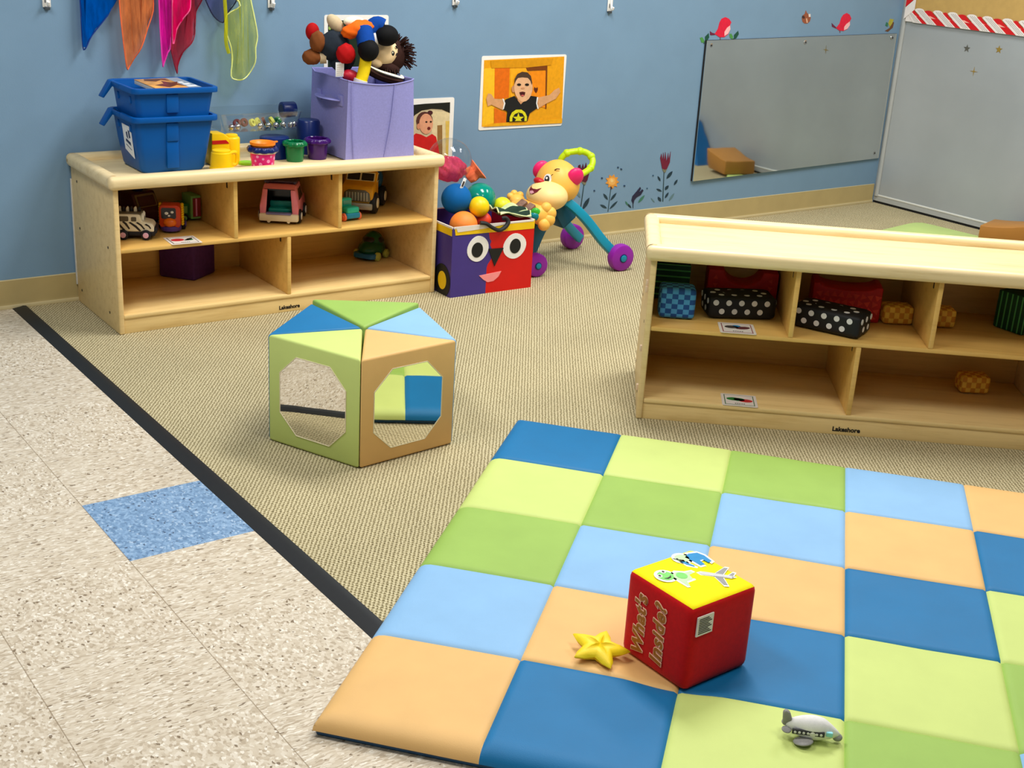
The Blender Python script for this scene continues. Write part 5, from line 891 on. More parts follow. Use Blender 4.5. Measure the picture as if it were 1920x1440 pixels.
b = MB(); b.box((.004, -.002, BH-.004), (BW-.004, .002, BH+.004), m_bw, .001); b.box((-.002, .0, BH-.004), (.003, BD, BH+.004), m_bw, .001); b.box((.006, BD-.002, BH-.004), (BW-.004, BD+.002, BH+.004), m_bw, .001); b.box((BW-.003, .0, BH-.004), (BW+.001, BD, BH+.004), m_bw, .001)
b.prism([(.02, BH-.016), (.13, BH-.012), (.22, BH-.004), (.22, BH+.004), (.012, BH+.004)], .001, .0025, m_bw, front)
b.build('liner', fbx)
for cx, cz, rx, rz, px, pz in ((.110, .173, .044, .048, .107, .169), (.272, .168, .049, .048, .274, .168)):
    b = MB(); pts = [(cx+rx*math.cos(a)*(1+.06*math.sin(2*a+1)), cz+rz*math.sin(a)) for a in [2*PI*k/28 for k in range(28)]]
    b.prism(pts, 0, .0016, m_ew, front); ey = b.build('eye', fbx, smooth=False)
    b = MB(); b.prism(ellipse(px, pz, .0245, .028, 24), .001, .0026, m_ek, front); b.build('pupil', ey, smooth=False)
b = MB(); b.prism([(.156, .168), (.222, .166), (.186, .100)], 0, .003, m_ek, front); b.build('nose', fbx, smooth=False)
b = MB(); b.prism([(.121, .071), (.218, .078), (.206, .058), (.185, .044), (.160, .042), (.140, .054)], 0, .0018, m_bpk, front); b.build('mouth', fbx, smooth=False)
b = MB(); lf = lambda u, v, d: (-d, u, v); b.prism(ellipse(.058, .052, .056, .062, 30), 0, .0016, m_ek, lf); wd_ = b.build('wheel_disc', fbx, smooth=False)
b = MB(); b.prism(ellipse(.056, .053, .028, .034, 28), .001, .0026, m_by, lf); b.build('hub', wd_, smooth=False)
b = MB(); b.tube([(.112, -.004, BH+.012), (.135, -.010, BH+.008), (.160, -.014, BH-.008), (.190, -.014, BH-.020), (.218, -.012, BH-.010), (.232, -.008, BH+.006), (.226, .0, BH+.018), (.214, .006, BH+.016)], .0085, m_ek, 10, 6, flat=.85); b.build('strap_handle', fbx)
def BXP(u, n, z): return (BX[0]+math.cos(BR)*u-math.sin(BR)*n, BX[1]+math.sin(BR)*u+math.cos(BR)*n, z)
def ball(name, label, u, n_, z, r, m, cat='ball', fn=None):
    b = MB(); b.ell((0, 0, 0), r, m, u=36, v=24, fn=fn); o = b.build(name, None, BXP(u, n_, z)); return tag(o, label, cat, 'balls in the face toy box')
m_bball = mat('blue_plush_ball', 0, 92, 158, .75, .12, 12, 300, .2); m_gball = mat('green_gloss_ball', 0, 138, 118, .12, .03, 12); m_yball = mat('yellow_ball', 250, 206, 0, .4, .04, 12); m_yball2 = mat('lemon_ball', 226, 222, 20, .4, .06, 40); m_oball = mat('orange_ball', 250, 140, 50, .55, .06, 20, 400); m_rball = mat('coral_ball', 236, 70, 40, .45, .05, 20)
blue_ball = ball('ball', 'deep blue plush ball with a white tag at the left of the face box', .089, .125, .332, .0555, m_bball, fn=lambda p: p*(1+.018*math.sin(5*math.atan2(p.y, p.x))*(1-p.z*p.z)))
ball('ball', 'large glossy green ball between the blue ball and the yellow ones', .232, .185, .310, .0585, m_gball)
ball('ball', 'bright yellow ball in front of the green ball', .152, .068, .310, .0375, m_yball)
ball('ball', 'lemon yellow ball above the striped cloth', .305, .142, .283, .0355, m_yball2)
ball('ball', 'large orange ball at the front of the face box, half below the rim', .083, .060, .248, .0515, m_oball)
ball('ball', 'small coral red ball peeping out under the yellow ball', .178, .075, .256, .030, m_rball)
for u, n_, z, r, m in ((.30, .22, .20, .055, m_gball), (.10, .20, .22, .050, m_rball), (.27, .10, .20, .05, m_bball)): pass
# clear ball with pink scarf inside
clr = thing('clear_ball', 'large clear plastic ball with a pink scarf inside, resting on top of the toy box', 'ball', BXP(.113, .222, .452))
b = MB(); b.ell((0, 0, 0), .083, clear_mat('clear_ball_plastic', (.95, .95, .94, 1), 1.22, .05, .9), u=40, v=28); b.build('shell', clr)
m_pscarf = sheer_mat('pink_sheer', 240, 84, 124, .60)
b = MB(); b.ell((-.006, -.004, -.030), (.064, .062, .046), m_pscarf, fn=lambda p: p*(1+.10*math.sin(6*p.x+4*p.y)*math.cos(5*p.z+2*p.x)+.05*math.sin(13*p.x+9*p.z)), u=36, v=24); b.build('scarf', clr)
m_ocl = mat('orange_cloth', 248, 122, 74, .7, .1, 30, 300)
b = MB(); b.lathe([(0, .0), (.022, .004), (.030, .022), (.026, .040), (.040, .058), (.034, .060), (.022, .042), (.026, .024), (.018, .008), (0, .006)], m_ocl, seg=40, wob=lambda a, z: 1+.22*math.sin(3*a+z*30)+.10*math.sin(7*a))
o = b.build('orange_cloth', None, BXP(.204, .238, .374), (.5, .75, .2)); tag(o, 'orange fabric puff with frilled opening behind the green ball', 'cloth')
b = MB(); b.box((-.007, -.0008, -.020), (.007, .0008, .020), m_paper, .0003); b.box((-.004, -.0014, -.012), (.004, -.0006, .008), m_ink)
o = b.build('tag', blue_ball, (.006, -.030, .062), (.0, .45, .1), label='white fabric tag')
m_dgc = mat('cloth_dark_green', 18, 50, 34, .8, .1, 60); m_pgc = mat('cloth_pale_green', 206, 220, 160, .8, .06, 60)
b = MB()
t = bmesh.new(); NU, NV = 30, 20; g = []
for i in range(NU+1):
    u = i/NU; row = []
    for j in range(NV+1):
        v = j/NV
        row.append(t.verts.new((.218+.138*u+.006*math.sin(5*v), .022+.090*v*(1-.3*u), .285+.014*v+.010*math.sin(7*u+3*v)*(.3+v)+.006*math.sin(17*v+4*u)-.012*u)))
    g.append(row)
b.mi(m_dgc); b.mi(m_pgc)
for i in range(NU):
    for j in range(NV):
        f = t.faces.new((g[i][j], g[i+1][j], g[i+1][j+1], g[i][j+1])); f.material_index = 1 if j in (0, 1, NV-1, NV-2, 9) or i in (0, NU-1) else 0
bmesh.ops.recalc_face_normals(t, faces=t.faces[:]); bmesh.ops.solidify(t, geom=t.faces[:], thickness=.004)
me = bpy.data.meshes.new('tmp'); t.to_mesh(me); b.bm.from_mesh(me); t.free()
o = b.build('striped_cloth', None, BX, (0, 0, BR)); tag(o, 'dark green and pale green striped cloth over the right rim of the face box', 'cloth')

# ---- push walker with animal face (facing the toy box)
m_lion = mat('toy_amber', 248, 190, 82, .45, .03, 10); m_muz = mat('toy_cream', 250, 216, 142, .45, .03, 10); m_ear = mat('toy_pink', 240, 34, 110, .4, .04, 10); m_lime2 = mat('handle_lime', 190, 226, 10, .4, .04, 10); m_tl = mat('frame_teal', 14, 138, 168, .4, .05, 10); m_tld = mat('frame_teal_dark', 8, 84, 112, .45, .05, 10); m_whl = mat('wheel_purple', 142, 30, 160, .35, .05, 12); m_nose = mat('nose_red', 190, 16, 30, .35, .05, 10); m_brow = mat('print_brown', 84, 44, 16, .5, .05, 40)
WO = Vector((3.35, 3.92, 0))
wk = thing('push_walker', 'push-along walker with a smiling yellow animal head, lime handle, teal legs and purple wheels', 'push toy', WO)
def w(p): return Vector(p)-WO
def head_fn(p):
    q = p.copy(); q.z *= 1+.10*max(0, p.z); return q
b = MB(); b.ell(w((3.118, 3.905, .335)), (.085, .092, .085), m_lion, u=40, v=28, fn=head_fn); hd_ = b.build('head', wk, ang=80)
b = MB(); b.ell(w((3.034, 3.860, .302)), (.078, .086, .056), m_muz, u=40, v=26); b.build('muzzle', hd_, ang=80)
for y, cx in ((3.825, 3.138), (3.99, 3.098)):
    b = MB(); b.ell(w((cx, y, .375)), (.034, .020, .038), m_ear, Euler((.25, .25, -.25))); b.build('ear', hd_)
b = MB(); b.ell(w((3.018, 3.894, .352)), (.022, .026, .015), m_nose, Euler((0, .5, 0))); b.build('nose', hd_)
def disc(c, nrm, rx, ry, th, m, up_=(0, 0, 1), b=None, pts=None):
    nrm = Vector(nrm).normalized(); x = Vector(up_).cross(nrm).normalized(); y = nrm.cross(x)
    M = frame(c, x, y); b.prism(pts or ellipse(0, 0, rx, ry, 20), -.003, th, m, lambda u, v, d: (u, v, d), M=M)
b = MB(); c0 = w((3.0431, 3.8736, .3639)); n0 = (-.80, -.50, .30)
disc(c0, n0, .0155, .020, .0035, m_ew, b=b); disc(c0+Vector((-.003, -.0, -.001)), n0, .0095, .0145, .0045, m_ek, b=b); disc(c0+Vector((-.005, -.001, .004)), n0, .0035, .0045, .006, m_ew, b=b)
b.tube([w((3.048, 3.861, .378)), w((3.047, 3.856, .383)), w((3.050, 3.852, .386))], .0014, m_brow, 6, 3); b.build('eye', hd_)
b = MB(); b.tube([w((3.068, 3.866, .399)), w((3.071, 3.856, .405)), w((3.079, 3.849, .405))], .0022, m_brow, 6, 3); b.build('eyebrow', hd_)
def decal(b, c, nrm, Ce, Re, pts, off, m):
    nrm = Vector(nrm).normalized(); x = Vector((0, 0, 1)).cross(nrm).normalized(); y = nrm.cross(x); Ce = w(Ce)
    t = bmesh.new(); f = t.faces.new([t.verts.new(Vector(c)+x*u+y*v) for u, v in pts]); bmesh.ops.triangulate(t, faces=[f])
    for _ in range(3): bmesh.ops.subdivide_edges(t, edges=t.edges[:], cuts=1)
    for v in t.verts:
        p = v.co-Ce; k = math.sqrt(sum((p[i]/Re[i])**2 for i in range(3))); p = p/k
        n_ = Vector([p[i]/Re[i]**2 for i in range(3)]).normalized(); v.co = Ce+p+n_*off
    bmesh.ops.recalc_face_normals(t, faces=t.faces[:]); bmesh.ops.solidify(t, geom=t.faces[:], thickness=.0006); b.add(t, m)
b = MB(); c1 = w((2.9692, 3.866, .3330)); n1 = (-.73, -.05, .67); MC, MR = (3.034, 3.860, .302), (.078, .086, .056)
decal(b, c1, n1, MC, MR, [(-.034, .018), (-.022, .006), (.0, .000), (.020, .002), (.036, .014), (.030, -.008), (.014, -.022), (-.004, -.024), (-.020, -.010)], .0014, m_mouth)
decal(b, c1, n1, MC, MR, [(-.010, -.012), (.006, -.008), (.018, -.014), (.008, -.022), (-.004, -.022)], .0024, m_tongue); b.build('mouth', hd_)
HP = [(3.1558, 3.97, .4209), (3.1645, 3.965, .4255)]
HW = D['w_handle']
b = MB(); b.tube([w(p) for p in HW], .0125, m_lime2, 14, 6)
for k in (2, 4, 6, 8): b.ell(w(HW[k]), .0158, m_lime2)
b.build('handle', wk)
# legs: dark teal spine and two rear beams
def beam(pts, wd, th, m, name):
    b = MB(); t = bmesh.new(); P = [w(p) for p in catmull(pts, 5)]; rings = []
    for i, p in enumerate(P):
        d = (P[min(i+1, len(P)-1)]-P[max(i-1, 0)]).normalized(); y = Vector((0, 1, 0)); x = d.cross(y).normalized()
        rings.append([t.verts.new(p+x*wd*sx+y*th*sy) for sx, sy in ((-.5, -.5), (.5, -.5), (.5, .5), (-.5, .5))])
    for A, B_ in zip(rings, rings[1:]):
        for k in range(4): t.faces.new((A[k], A[(k+1) % 4], B_[(k+1) % 4], B_[k]))
    t.faces.new(rings[0][::-1]); t.faces.new(rings[-1]); bmesh.ops.recalc_face_normals(t, faces=t.faces[:])
    bmesh.ops.bevel(t, geom=[e for e in t.edges if len(e.link_faces) == 2 and e.calc_face_angle(0) > .8], offset=.005, segments=2, profile=.5, affect='EDGES')
    b.add(t, m); return b.build(name, wk)
beam([(3.118, 3.855, .280), (3.150, 3.83, .252), (3.200, 3.805, .200), (3.262, 3.778, .122), (3.325, 3.765, .062)], .036, .030, m_tl, 'leg')
beam([(3.150, 3.955, .270), (3.205, 3.985, .205), (3.270, 4.02, .135), (3.335, 4.045, .085), (3.383, 4.058, .050)], .036, .026, m_tl, 'leg')
beam([(3.105, 3.905, .290), (3.130, 3.905, .235), (3.150, 3.905, .205), (3.168, 3.905, .180)], .075, .070, m_tld, 'spine')
beam([(3.09, 3.90, .250), (3.03, 3.90, .18), (2.985, 3.90, .09), (2.965, 3.90, .055)], .06, .06, m_tld, 'front_column')
b = MB(); b.cyl(w((2.965, 3.81, .046)), w((2.965, 3.99, .046)), .010, m_tl); b.build('front_axle', wk)
for p, y, r in (((3.335, 3.742, .054), -1, .0545), ((3.372, 4.100, .0525), 1, .0530), ((2.965, 3.815, .046), -1, .046), ((2.965, 3.985, .046), 1, .046)):
    c = w(p); ax = Vector((.10*-1, y, 0)).normalized() if y < 0 else Vector((0, 1, 0))
    b = MB(); b.cyl(c-ax*.021, c+ax*.021, r, m_whl, seg=40, bev=r*.2); o = b.build('wheel', wk)
    b = MB(); b.cyl(c+ax*.019, c+ax*.0225, r*.32, m_navy, seg=24); b.cyl(c+ax*.0215, c+ax*.026, r*.25, m_tl, seg=24, bev=.002); b.build('hub', o)
# activity panel shaped like two paws
b = MB(); b.ell(w((2.952, 3.875, .252)), (.050, .105, .030), m_lion, Euler((0, -.35, 0)), u=30, v=18); b.build('activity_panel', wk, ang=80)
pw = MB(); pw.ell(w((2.946, 3.775, .252)), (.042, .030, .038), m_lion)
for p, r in (((2.958, 3.764, .280), .023), ((2.974, 3.758, .260), .026), ((2.966, 3.753, .238), .026), ((2.944, 3.752, .222), .025)): pw.ell(w(p), (r, r*.85, r), m_lion)
pw.build('paw', wk, ang=80)
pw = MB(); pw.ell(w((2.985, 3.985, .262)), (.032, .030, .024), m_lion)
for p, r in (((2.965, 4.005, .276), .014), ((2.985, 4.008, .284), .015), ((3.005, 3.995, .279), .015)): pw.ell(w(p), r, m_lion)
pw.build('paw', wk, ang=80)
m_btn = mat('button_green', 60, 180, 50, .25, .05, 12); m_btn2 = mat('button_teal', 0, 130, 140, .25, .05, 12)
b = MB(); b.ell(w((2.915, 3.771, .262)), (.021, .014, .024), m_btn, Euler((.3, 0, -.6))); b.ell(w((2.908, 3.769, .252)), (.020, .014, .018), m_btn2, Euler((.3, 0, -.6))); b.build('button', wk)
m_pg = mat('page_brown', 128, 96, 80, .5, .3, 60)
for p in ((2.919, 3.865, .276), (2.928, 3.825, .270)):
    b = MB(); b.box((-.019, -.016, -.004), (.019, .016, .010), m_pg, .003, M=Matrix.Translation(w(p)) @ Euler((.2, -.6, 0)).to_matrix().to_4x4()); b.build('page_tile', wk)

# ================================================================ soft blocks in the right shelf
def onR(name, label, cat, a, b_, z, rz=0, group=None): return thing(name, label, cat, RS(a, b_, z), RA+rz, group)
RZ = .2755; GRP = 'patterned soft blocks in the shelf'
cb1, cb2 = mat('check_blue_dark', 14, 76, 148, .6, .05, 60), mat('check_blue_light', 74, 158, 214, .6, .05, 60)
cy1, cy2 = mat('check_amber', 216, 142, 34, .6, .05, 60), mat('check_yellow', 246, 196, 70, .6, .05, 60)
def check(name, label, a, b_, z, rz, size, cells, m1, m2, r=.010):
    k = onR(name, label, 'soft block', a, b_, z, rz, GRP)
    b = MB(); b.rbox(size, r, cells, lambda ax, i, j, s: m1 if (i+j+ax) % 2 else m2, 4, c=(0, 0, size[2]/2+.0028), puff=.002); b.build('cover', k, ang=70); return k
check('soft_block', 'small blue checked soft block at the left end of the upper shelf', .088, .122, RZ, .03, (.100, .075, .086), (6, 5, 6), cb1, cb2)
yb = check('soft_block', 'yellow checked block beside the red block in the middle compartment', .726, .232, RZ, .12, (.086, .060, .052), (6, 4, 3), cy1, cy2, .008)
copy_thing(yb, RS(.848, .236, RZ), RA+.05, 'yellow checked block half hidden behind the divider, in the third compartment')
copy_thing(yb, RS(.998, .295, .0625), RA+.10, 'yellow checked block alone on the lower shelf')
m_pol = mat('polka_black', 16, 16, 18, .6, .08, 60); m_pdot = mat('polka_white', 226, 226, 222, .6, .04, 60)
pk = onR('soft_block', 'black polka-dot soft block lying straight beside the blue checked block', 'soft block', .268, .182, RZ, .17, GRP)
sx, sy, sz = .196, .105, .064
b = MB(); b.rbox((sx, sy, sz), .012, (1, 1, 1), lambda *a: m_pol, 12, c=(0, 0, sz/2+.0025), puff=.001)
rd = .0082
def dots(b, fr, lu, lv, d, st):
    r_ = 0; v = st*.5-lv/2
    while v < lv/2-.004:
        u = -lu/2+(st*.35 if r_ % 2 else st*.85)
        while u < lu/2-.006:
            b.prism(ellipse(u, v, rd, rd, 14), d-.002, d+.0012, m_pdot, fr); u += st
        v += st*.68; r_ += 1
dots(b, lambda u, v, d: (u, -d, v+sz/2+.002), sx-.012, sz-.008, sy/2, .037); dots(b, lambda u, v, d: (u, d, v+sz/2+.002), sx-.012, sz-.008, sy/2, .037)
dots(b, lambda u, v, d: (d, u, v+sz/2+.002), sy-.012, sz-.008, sx/2, .037); dots(b, lambda u, v, d: (-d, u, v+sz/2+.002), sy-.012, sz-.008, sx/2, .037)
dots(b, lambda u, v, d: (u, v, d+sz/2+.002), sx-.012, sy-.008, sz/2, .037)
b.build('cover', pk, ang=70)
copy_thing(pk, RS(.5235, .112, RZ), RA-.50, 'black polka-dot soft block turned at an angle, with its corner over the shelf edge')
m_rb = mat('block_red', 190, 20, 20, .6, .12, 60); m_rb2 = mat('block_red_print', 220, 58, 40, .6, .1, 60)
ar = onR('soft_block', 'red U-shaped soft block behind the straight polka-dot block', 'soft block', .285, .325, RZ, 0, GRP)
def arch(cut, wd, h): 
    pts = [(-wd/2, 0), (wd/2, 0), (wd/2, h), (cut, h)]
    return pts+[(cut*math.cos(PI*k/12), h-cut*.8*math.sin(PI*k/12)) for k in range(1, 12)]+[(-cut, h), (-wd/2, h)]
b = MB(); b.prism(arch(.056, .205, .105), -.05, .05, m_rb, bev=.005)
random.seed(5)
for x in [q*.02 for q in range(-4, 5)]:
    for z_ in (.015, .037, .059, .081):
        if abs(x) < .062 and z_ > .055: continue
        a = random.uniform(0, 6); b.prism([(x+.008*math.cos(a+q*2.1), z_+.008*math.sin(a+q*2.1)) for q in range(3)], -.0506, -.0494, m_rb2)
b.build('cover', ar, ang=30)
ar2 = onR('soft_block', 'red printed soft block with a shallow hollow top, behind the angled polka-dot block', 'soft block', .581, .262, RZ, -.06, GRP)
b = MB(); pts = [(-.098, 0), (.098, 0), (.098, .104), (.080, .105)]+[(.08*math.cos(PI*k/12), .105-.016*math.sin(PI*k/12)) for k in range(1, 12)]+[(-.080, .105), (-.098, .104)]
b.prism(pts, -.05, .05, m_rb, bev=.005)
for x in [-.082+q*.0205 for q in range(9)]:
    for i_, z_ in enumerate((.014, .034, .054, .074)):
        a = random.uniform(0, 6); xx = x+.008*(i_ % 2)-.004; b.prism([(xx+.0105*math.cos(a+q*2.1), z_+.0105*math.sin(a+q*2.1)) for q in range(3)], -.0506, -.0494, m_rb2)
b.build('cover', ar2, ang=30)
m_gb = mat('block_green_dark', 12, 66, 36, .6, .08, 60); m_gl = mat('block_green_stripe', 84, 170, 92, .6, .06, 60)
gb = onR('soft_block', 'dark green striped block standing behind the blue checked block', 'soft block', .080, .325, RZ, 0, GRP)
b = MB(); b.rbox((.105, .10, .112), .008, (1, 1, 24), lambda ax, i, j, s: m_gl if (ax != 2 and j % 4 == 3) else m_gb, 1, c=(0, 0, .0565)); b.build('cover', gb, ang=60)
gb2 = onR('soft_block', 'green block with upright pale stripes at the right edge of the upper shelf', 'soft block', 1.085, .262, RZ, -.92, GRP)
b = MB(); b.rbox((.105, .10, .112), .008, (24, 24, 1), lambda ax, i, j, s: m_gl if (ax != 2 and i % 4 == 3) else m_gb, 1, c=(0, 0, .0565)); b.build('cover', gb2, ang=60)

# ---- foam pieces behind the right shelf
m_fl = mat('foam_lime', 196, 220, 130, .45, .03, 9, 500); m_fb = mat('foam_brown', 178, 122, 52, .45, .05, 9, 500); m_fbl = mat('foam_blue', 0, 92, 148, .45, .05, 9, 500)
gm = thing('foam_pad', 'flat pale green foam pad on the carpet behind the right shelf', 'foam pad', (0, 0, 0))
pad = [(4.80, 3.745), (4.84, 3.715), (5.05, 3.555), (5.26, 3.375), (5.32, 3.335), (5.345, 3.345), (5.340, 3.38), (5.318, 3.44), (5.296, 3.70), (5.285, 3.755), (5.25, 3.772), (5.20, 3.772), (4.95, 3.735), (4.83, 3.752)]
b = MB(); b.prism(pad, .001, .015, m_fl, lambda u, v, d: (u, v, d), bev=.003, seg=2); b.build('cover', gm, ang=50)
fw_ = thing('foam_wedge', 'brown foam climbing block with a hollowed top against the grey wall panel', 'foam block', (5.212, 3.392, .0155), .275)
b = MB(); t = bmesh.new(); NN = 8
def hz(q): return .076+.036*q**1.6
cs = []
for i in range(NN+1):
    q = i/NN; y = -.225*q
    cs.append([t.verts.new(p) for p in ((.0+.02*q, y*.93, .0), (.195, y*.93, .0), (.195, y*1.05, hz(q)), (.0+.005*q, y*1.02, hz(q)))])
for A, B_ in zip(cs, cs[1:]):
    for k in range(4): t.faces.new((A[k], A[(k+1) % 4], B_[(k+1) % 4], B_[k]))
t.faces.new(cs[0][::-1]); t.faces.new(cs[-1]); bmesh.ops.recalc_face_normals(t, faces=t.faces[:])
bmesh.ops.bevel(t, geom=[e for e in t.edges if e.calc_face_angle(0) > .8], offset=.005, segments=2, profile=.5, affect='EDGES')
b.add(t, m_fb); b.build('cover', fw_, ang=50)
bw_ = thing('foam_ramp', 'blue foam ramp leaning on the grey panel, seen in the wall mirror', 'foam block', (5.32, 3.055, 0))
b = MB(); t = bmesh.new()
vs = [t.verts.new(p) for p in ((0, .02, .001), (.160, .02, .001), (.160, -.17, .24), (.130, -.17, .25), (0, -.9, .001), (.160, -.9, .001), (.160, -.9, .30), (.130, -.9, .31))]
for f in ((0, 1, 2, 3), (4, 7, 6, 5), (0, 4, 5, 1), (1, 5, 6, 2), (2, 6, 7, 3), (3, 7, 4, 0)): t.faces.new([vs[i] for i in f])
bmesh.ops.recalc_face_normals(t, faces=t.faces[:]); b.add(t, m_fbl); b.build('cover', bw_, smooth=False)

# ================================================================ on the walls
MTX, MTZ = -.003, -.0055
def onwall(k0, k1): return lambda u, v, d: (u, WY-d, v)
FW = lambda u, v, d: (u, WY-d, v)
wm = thing('wall_mirror', 'wide unframed acrylic mirror screwed to the blue wall near the corner', 'mirror', (0, 0, 0))
b = MB(); b.prism([(4.158, .208), (5.474, .234), (5.470, .858), (4.155, .836)], .001, .0065, mirror_mat('wall_mirror_sheet', 222, 226, 224, .035), lambda u, v, d: (u, WY-d-MTX*(u-4.815)-MTZ*(v-.53)-.004, v)); b.build('sheet', wm, smooth=False)
b = MB(); q = [(4.158, .208), (5.474, .234), (5.470, .858), (4.155, .836)]
for i in range(4):
    A = Vector((q[i][0], WY-.004, q[i][1])); B_ = Vector((q[(i+1) % 4][0], WY-.004, q[(i+1) % 4][1])); b.tube([A, B_], (.0012, .0022, .0010, .0040)[i], m_gap, 6, smooth=False)
b.build('edge', wm)
m_scr = mat('screw_chrome', 190, 190, 188, .25, .05, 40, 0, .5, .9)
for px, pz in ((4.185, .815), (4.80, .822), (5.435, .838), (5.435, .262), (4.79, .235), (4.178, .224)):
    b = MB(); b.cyl((px, WY-.005, pz), (px, WY-.011, pz), .011, m_scr, seg=16, bev=.002); b.cyl((px, WY-.0105, pz), (px, WY-.0118, pz), .004, m_gap, seg=10); b.build('screw', wm)
# photo prints
m_pw = mat('print_border', 242, 240, 232, .3, .02, 60)
def pal(*c): return mat('print_%02x%02x%02x' % c, *c, .35, .08, 70)
def photo(label, frame_pts, layers):
    k = thing('photo_print', label, 'photo', (0, 0, 0), 0, 'laminated photo prints on the blue wall')
    b = MB(); b.prism(frame_pts, .0004, .0020, m_pw, FW); b.build('border', k, smooth=False)
    b = MB(); d = .0020
    for pts, c in layers: b.prism(pts, d-.0004, d+.00028, pal(*c), FW); d += .00028
    b.build('picture', k, smooth=False); return k
B8 = D['boy']; skin = (214, 160, 112)
photo('laminated photo of a cheering boy in a black shirt against orange panels', rrect(2.952, 3.375, .497, .787, .008), [(B8['bg'], (232, 160, 14)), (B8['lightL'], (250, 190, 36)), (B8['doorL'], (226, 108, 10)), (B8['centre'], (246, 172, 26)), (B8['shadow'], (120, 60, 10)), (B8['doorR'], (240, 140, 14)), (B8['top'], (214, 146, 10)), (B8['heart'], (90, 34, 10)), (B8['lowL'], (228, 110, 16)), (B8['sill'], (236, 168, 20)),
 (B8['armL'], skin), (B8['armR'], skin), (B8['torso'], (26, 26, 28)), (B8['cuffL'], (240, 240, 236)), (B8['cuffR'], (240, 240, 236)), (B8['earL'], (196, 140, 96)), (B8['earR'], (196, 140, 96)), (B8['neck'], (206, 150, 104)), (B8['head'], (228, 178, 134)), (B8['hair'], (74, 54, 40)), (B8['eyeL'], (30, 24, 22)), (B8['eyeR'], (30, 24, 22)), (B8['nose'], (206, 148, 106)), (B8['mouth'], (70, 14, 18)), (B8['tongue'], (206, 96, 92)), (B8['ring'], (222, 214, 30)), (B8['inner'], (26, 26, 28)), (B8['star'], (222, 214, 30))])
A8 = D['baby']
def clip(pts): return [(max(2.62, min(2.812, x)), max(.365, min(.615, z))) for x, z in pts]
photo('laminated photo of a baby in a red shirt, half hidden by the lilac bin', rrect(2.605, 2.831, .350, .632, .008), [(clip(A8['bg']), (206, 190, 150)), (clip(A8['cream']), (226, 208, 160)), (clip(A8['tan1']), (150, 112, 60)), (clip(A8['tan2']), (224, 190, 90)), (clip(A8['arch']), (22, 24, 22)), (clip(A8['hair']), (84, 44, 40)), (clip(A8['bow']), (70, 30, 36)), (clip(A8['face']), (226, 160, 122)), (clip(A8['ear']), (210, 140, 106)), (clip(A8['eyeL']), (40, 26, 22)), (clip(A8['eyeR']), (40, 26, 22)), (clip(A8['mouth']), (110, 30, 30)), (clip(A8['shirt']), (206, 22, 26))])
C8 = D['topphoto']
def clip2(pts): return [(max(2.274, min(2.511, x)), max(.66, min(.922, z))) for x, z in pts]
photo('laminated photo with a dark leafy picture, behind the dolls in the lilac bin', rrect(2.259, 2.525, .645, .941, .008), [(clip2(C8['bg']), (26, 44, 30))]+[(clip2(C8['f%d' % i]), ((214, 222, 190), (150, 178, 90))[i % 2]) for i in range(8)])
# wall stickers: birds, squirrel, leaf sprigs, flowers
def sticker(name, label, cat, parts_):
    k = thing(name, label, cat, (0, 0, 0), 0, 'painted-style stickers on the blue wall')
    for i, (pn, polys, c) in enumerate(parts_):
        b = MB()
        for p in polys: b.prism(p, .0003, .0010+.0003*i, pal(*c), FW)
        b.build(pn, k, smooth=False)
    return k
for key, lab in (('bird', 'red bird sticker above the left end of the wall mirror'), ('bird2', 'red bird sticker above the middle right of the mirror, past the squirrel')):
    q = D[key]; sticker('bird_sticker', lab, 'wall sticker', [('leg', [q['leg']], (120, 60, 60)), ('tail', [q['tail']], (110, 26, 60)), ('body', [q['body']], (222, 26, 60)), ('belly', [q['belly']], (250, 190, 190))])
for key, lab in (('sprig1', 'two-leaf green sprig sticker at the top left corner of the mirror'), ('sprig2', 'two-leaf green sprig sticker just right of the first bird')):
    q = D[key]; sticker('leaf_sticker', lab, 'wall sticker', [('stem', [q['stem']], (40, 70, 50)), ('light_leaf', [q['light']], (76, 146, 72)), ('dark_leaf', [q['dark']], (22, 78, 58))])
q = D['squirrel']; sticker('squirrel_sticker', 'small brown squirrel sticker between the two red birds', 'wall sticker', [('body', [q['body']], (150, 84, 56)), ('dark_patch', [q['dark']], (70, 40, 34)), ('light_patch', [q['light']], (226, 216, 210)), ('face_mark', [q['mark']], (214, 170, 140))])
q = D['acorn']; sticker('acorn_sticker', 'small brown and olive acorn sticker above the right end of the mirror', 'wall sticker', [('shell', [q['body']], (110, 72, 40)), ('leaf', [q['leaf']], (176, 170, 60)), ('green_leaf', [q['dark']], (50, 120, 90))])
for key, lab, hc_ in (('tulip', 'maroon tulip sticker on a tall stem, nearest the mirror', (112, 24, 52)), ('tulip0', 'dark maroon tulip sticker behind the lime handle of the walker', (84, 20, 44))):
    q = D[key]; sticker('flower_sticker', lab, 'wall sticker', [('stem', [q['stem']], (44, 70, 76)), ('pale_leaf', q['pale'], (96, 128, 136)) if q['pale'] else ('stem', [q['stem']], (44, 70, 76)), ('leaf', q['leaves'], (26, 52, 66)), ('cup', [q['cup']], (120, 120, 96)), ('petals', [q['head']], hc_)]+([('dot', q['dots'], (44, 84, 112))] if q['dots'] else []))
q = D['orangeflower']; sticker('flower_sticker', 'orange flower sticker with a ragged round head', 'wall sticker', [('stem', [q['stem']], (50, 76, 84)), ('leaf', q['leaves'], (30, 58, 70)), ('cup', [q['cup']], (90, 50, 30)), ('petals', [q['head']], (226, 152, 60)), ('inner_petals', [q['mid']], (238, 178, 92)), ('centre', [q['heart']], (246, 206, 132)), ('dot', q['dots'], (34, 62, 92))])
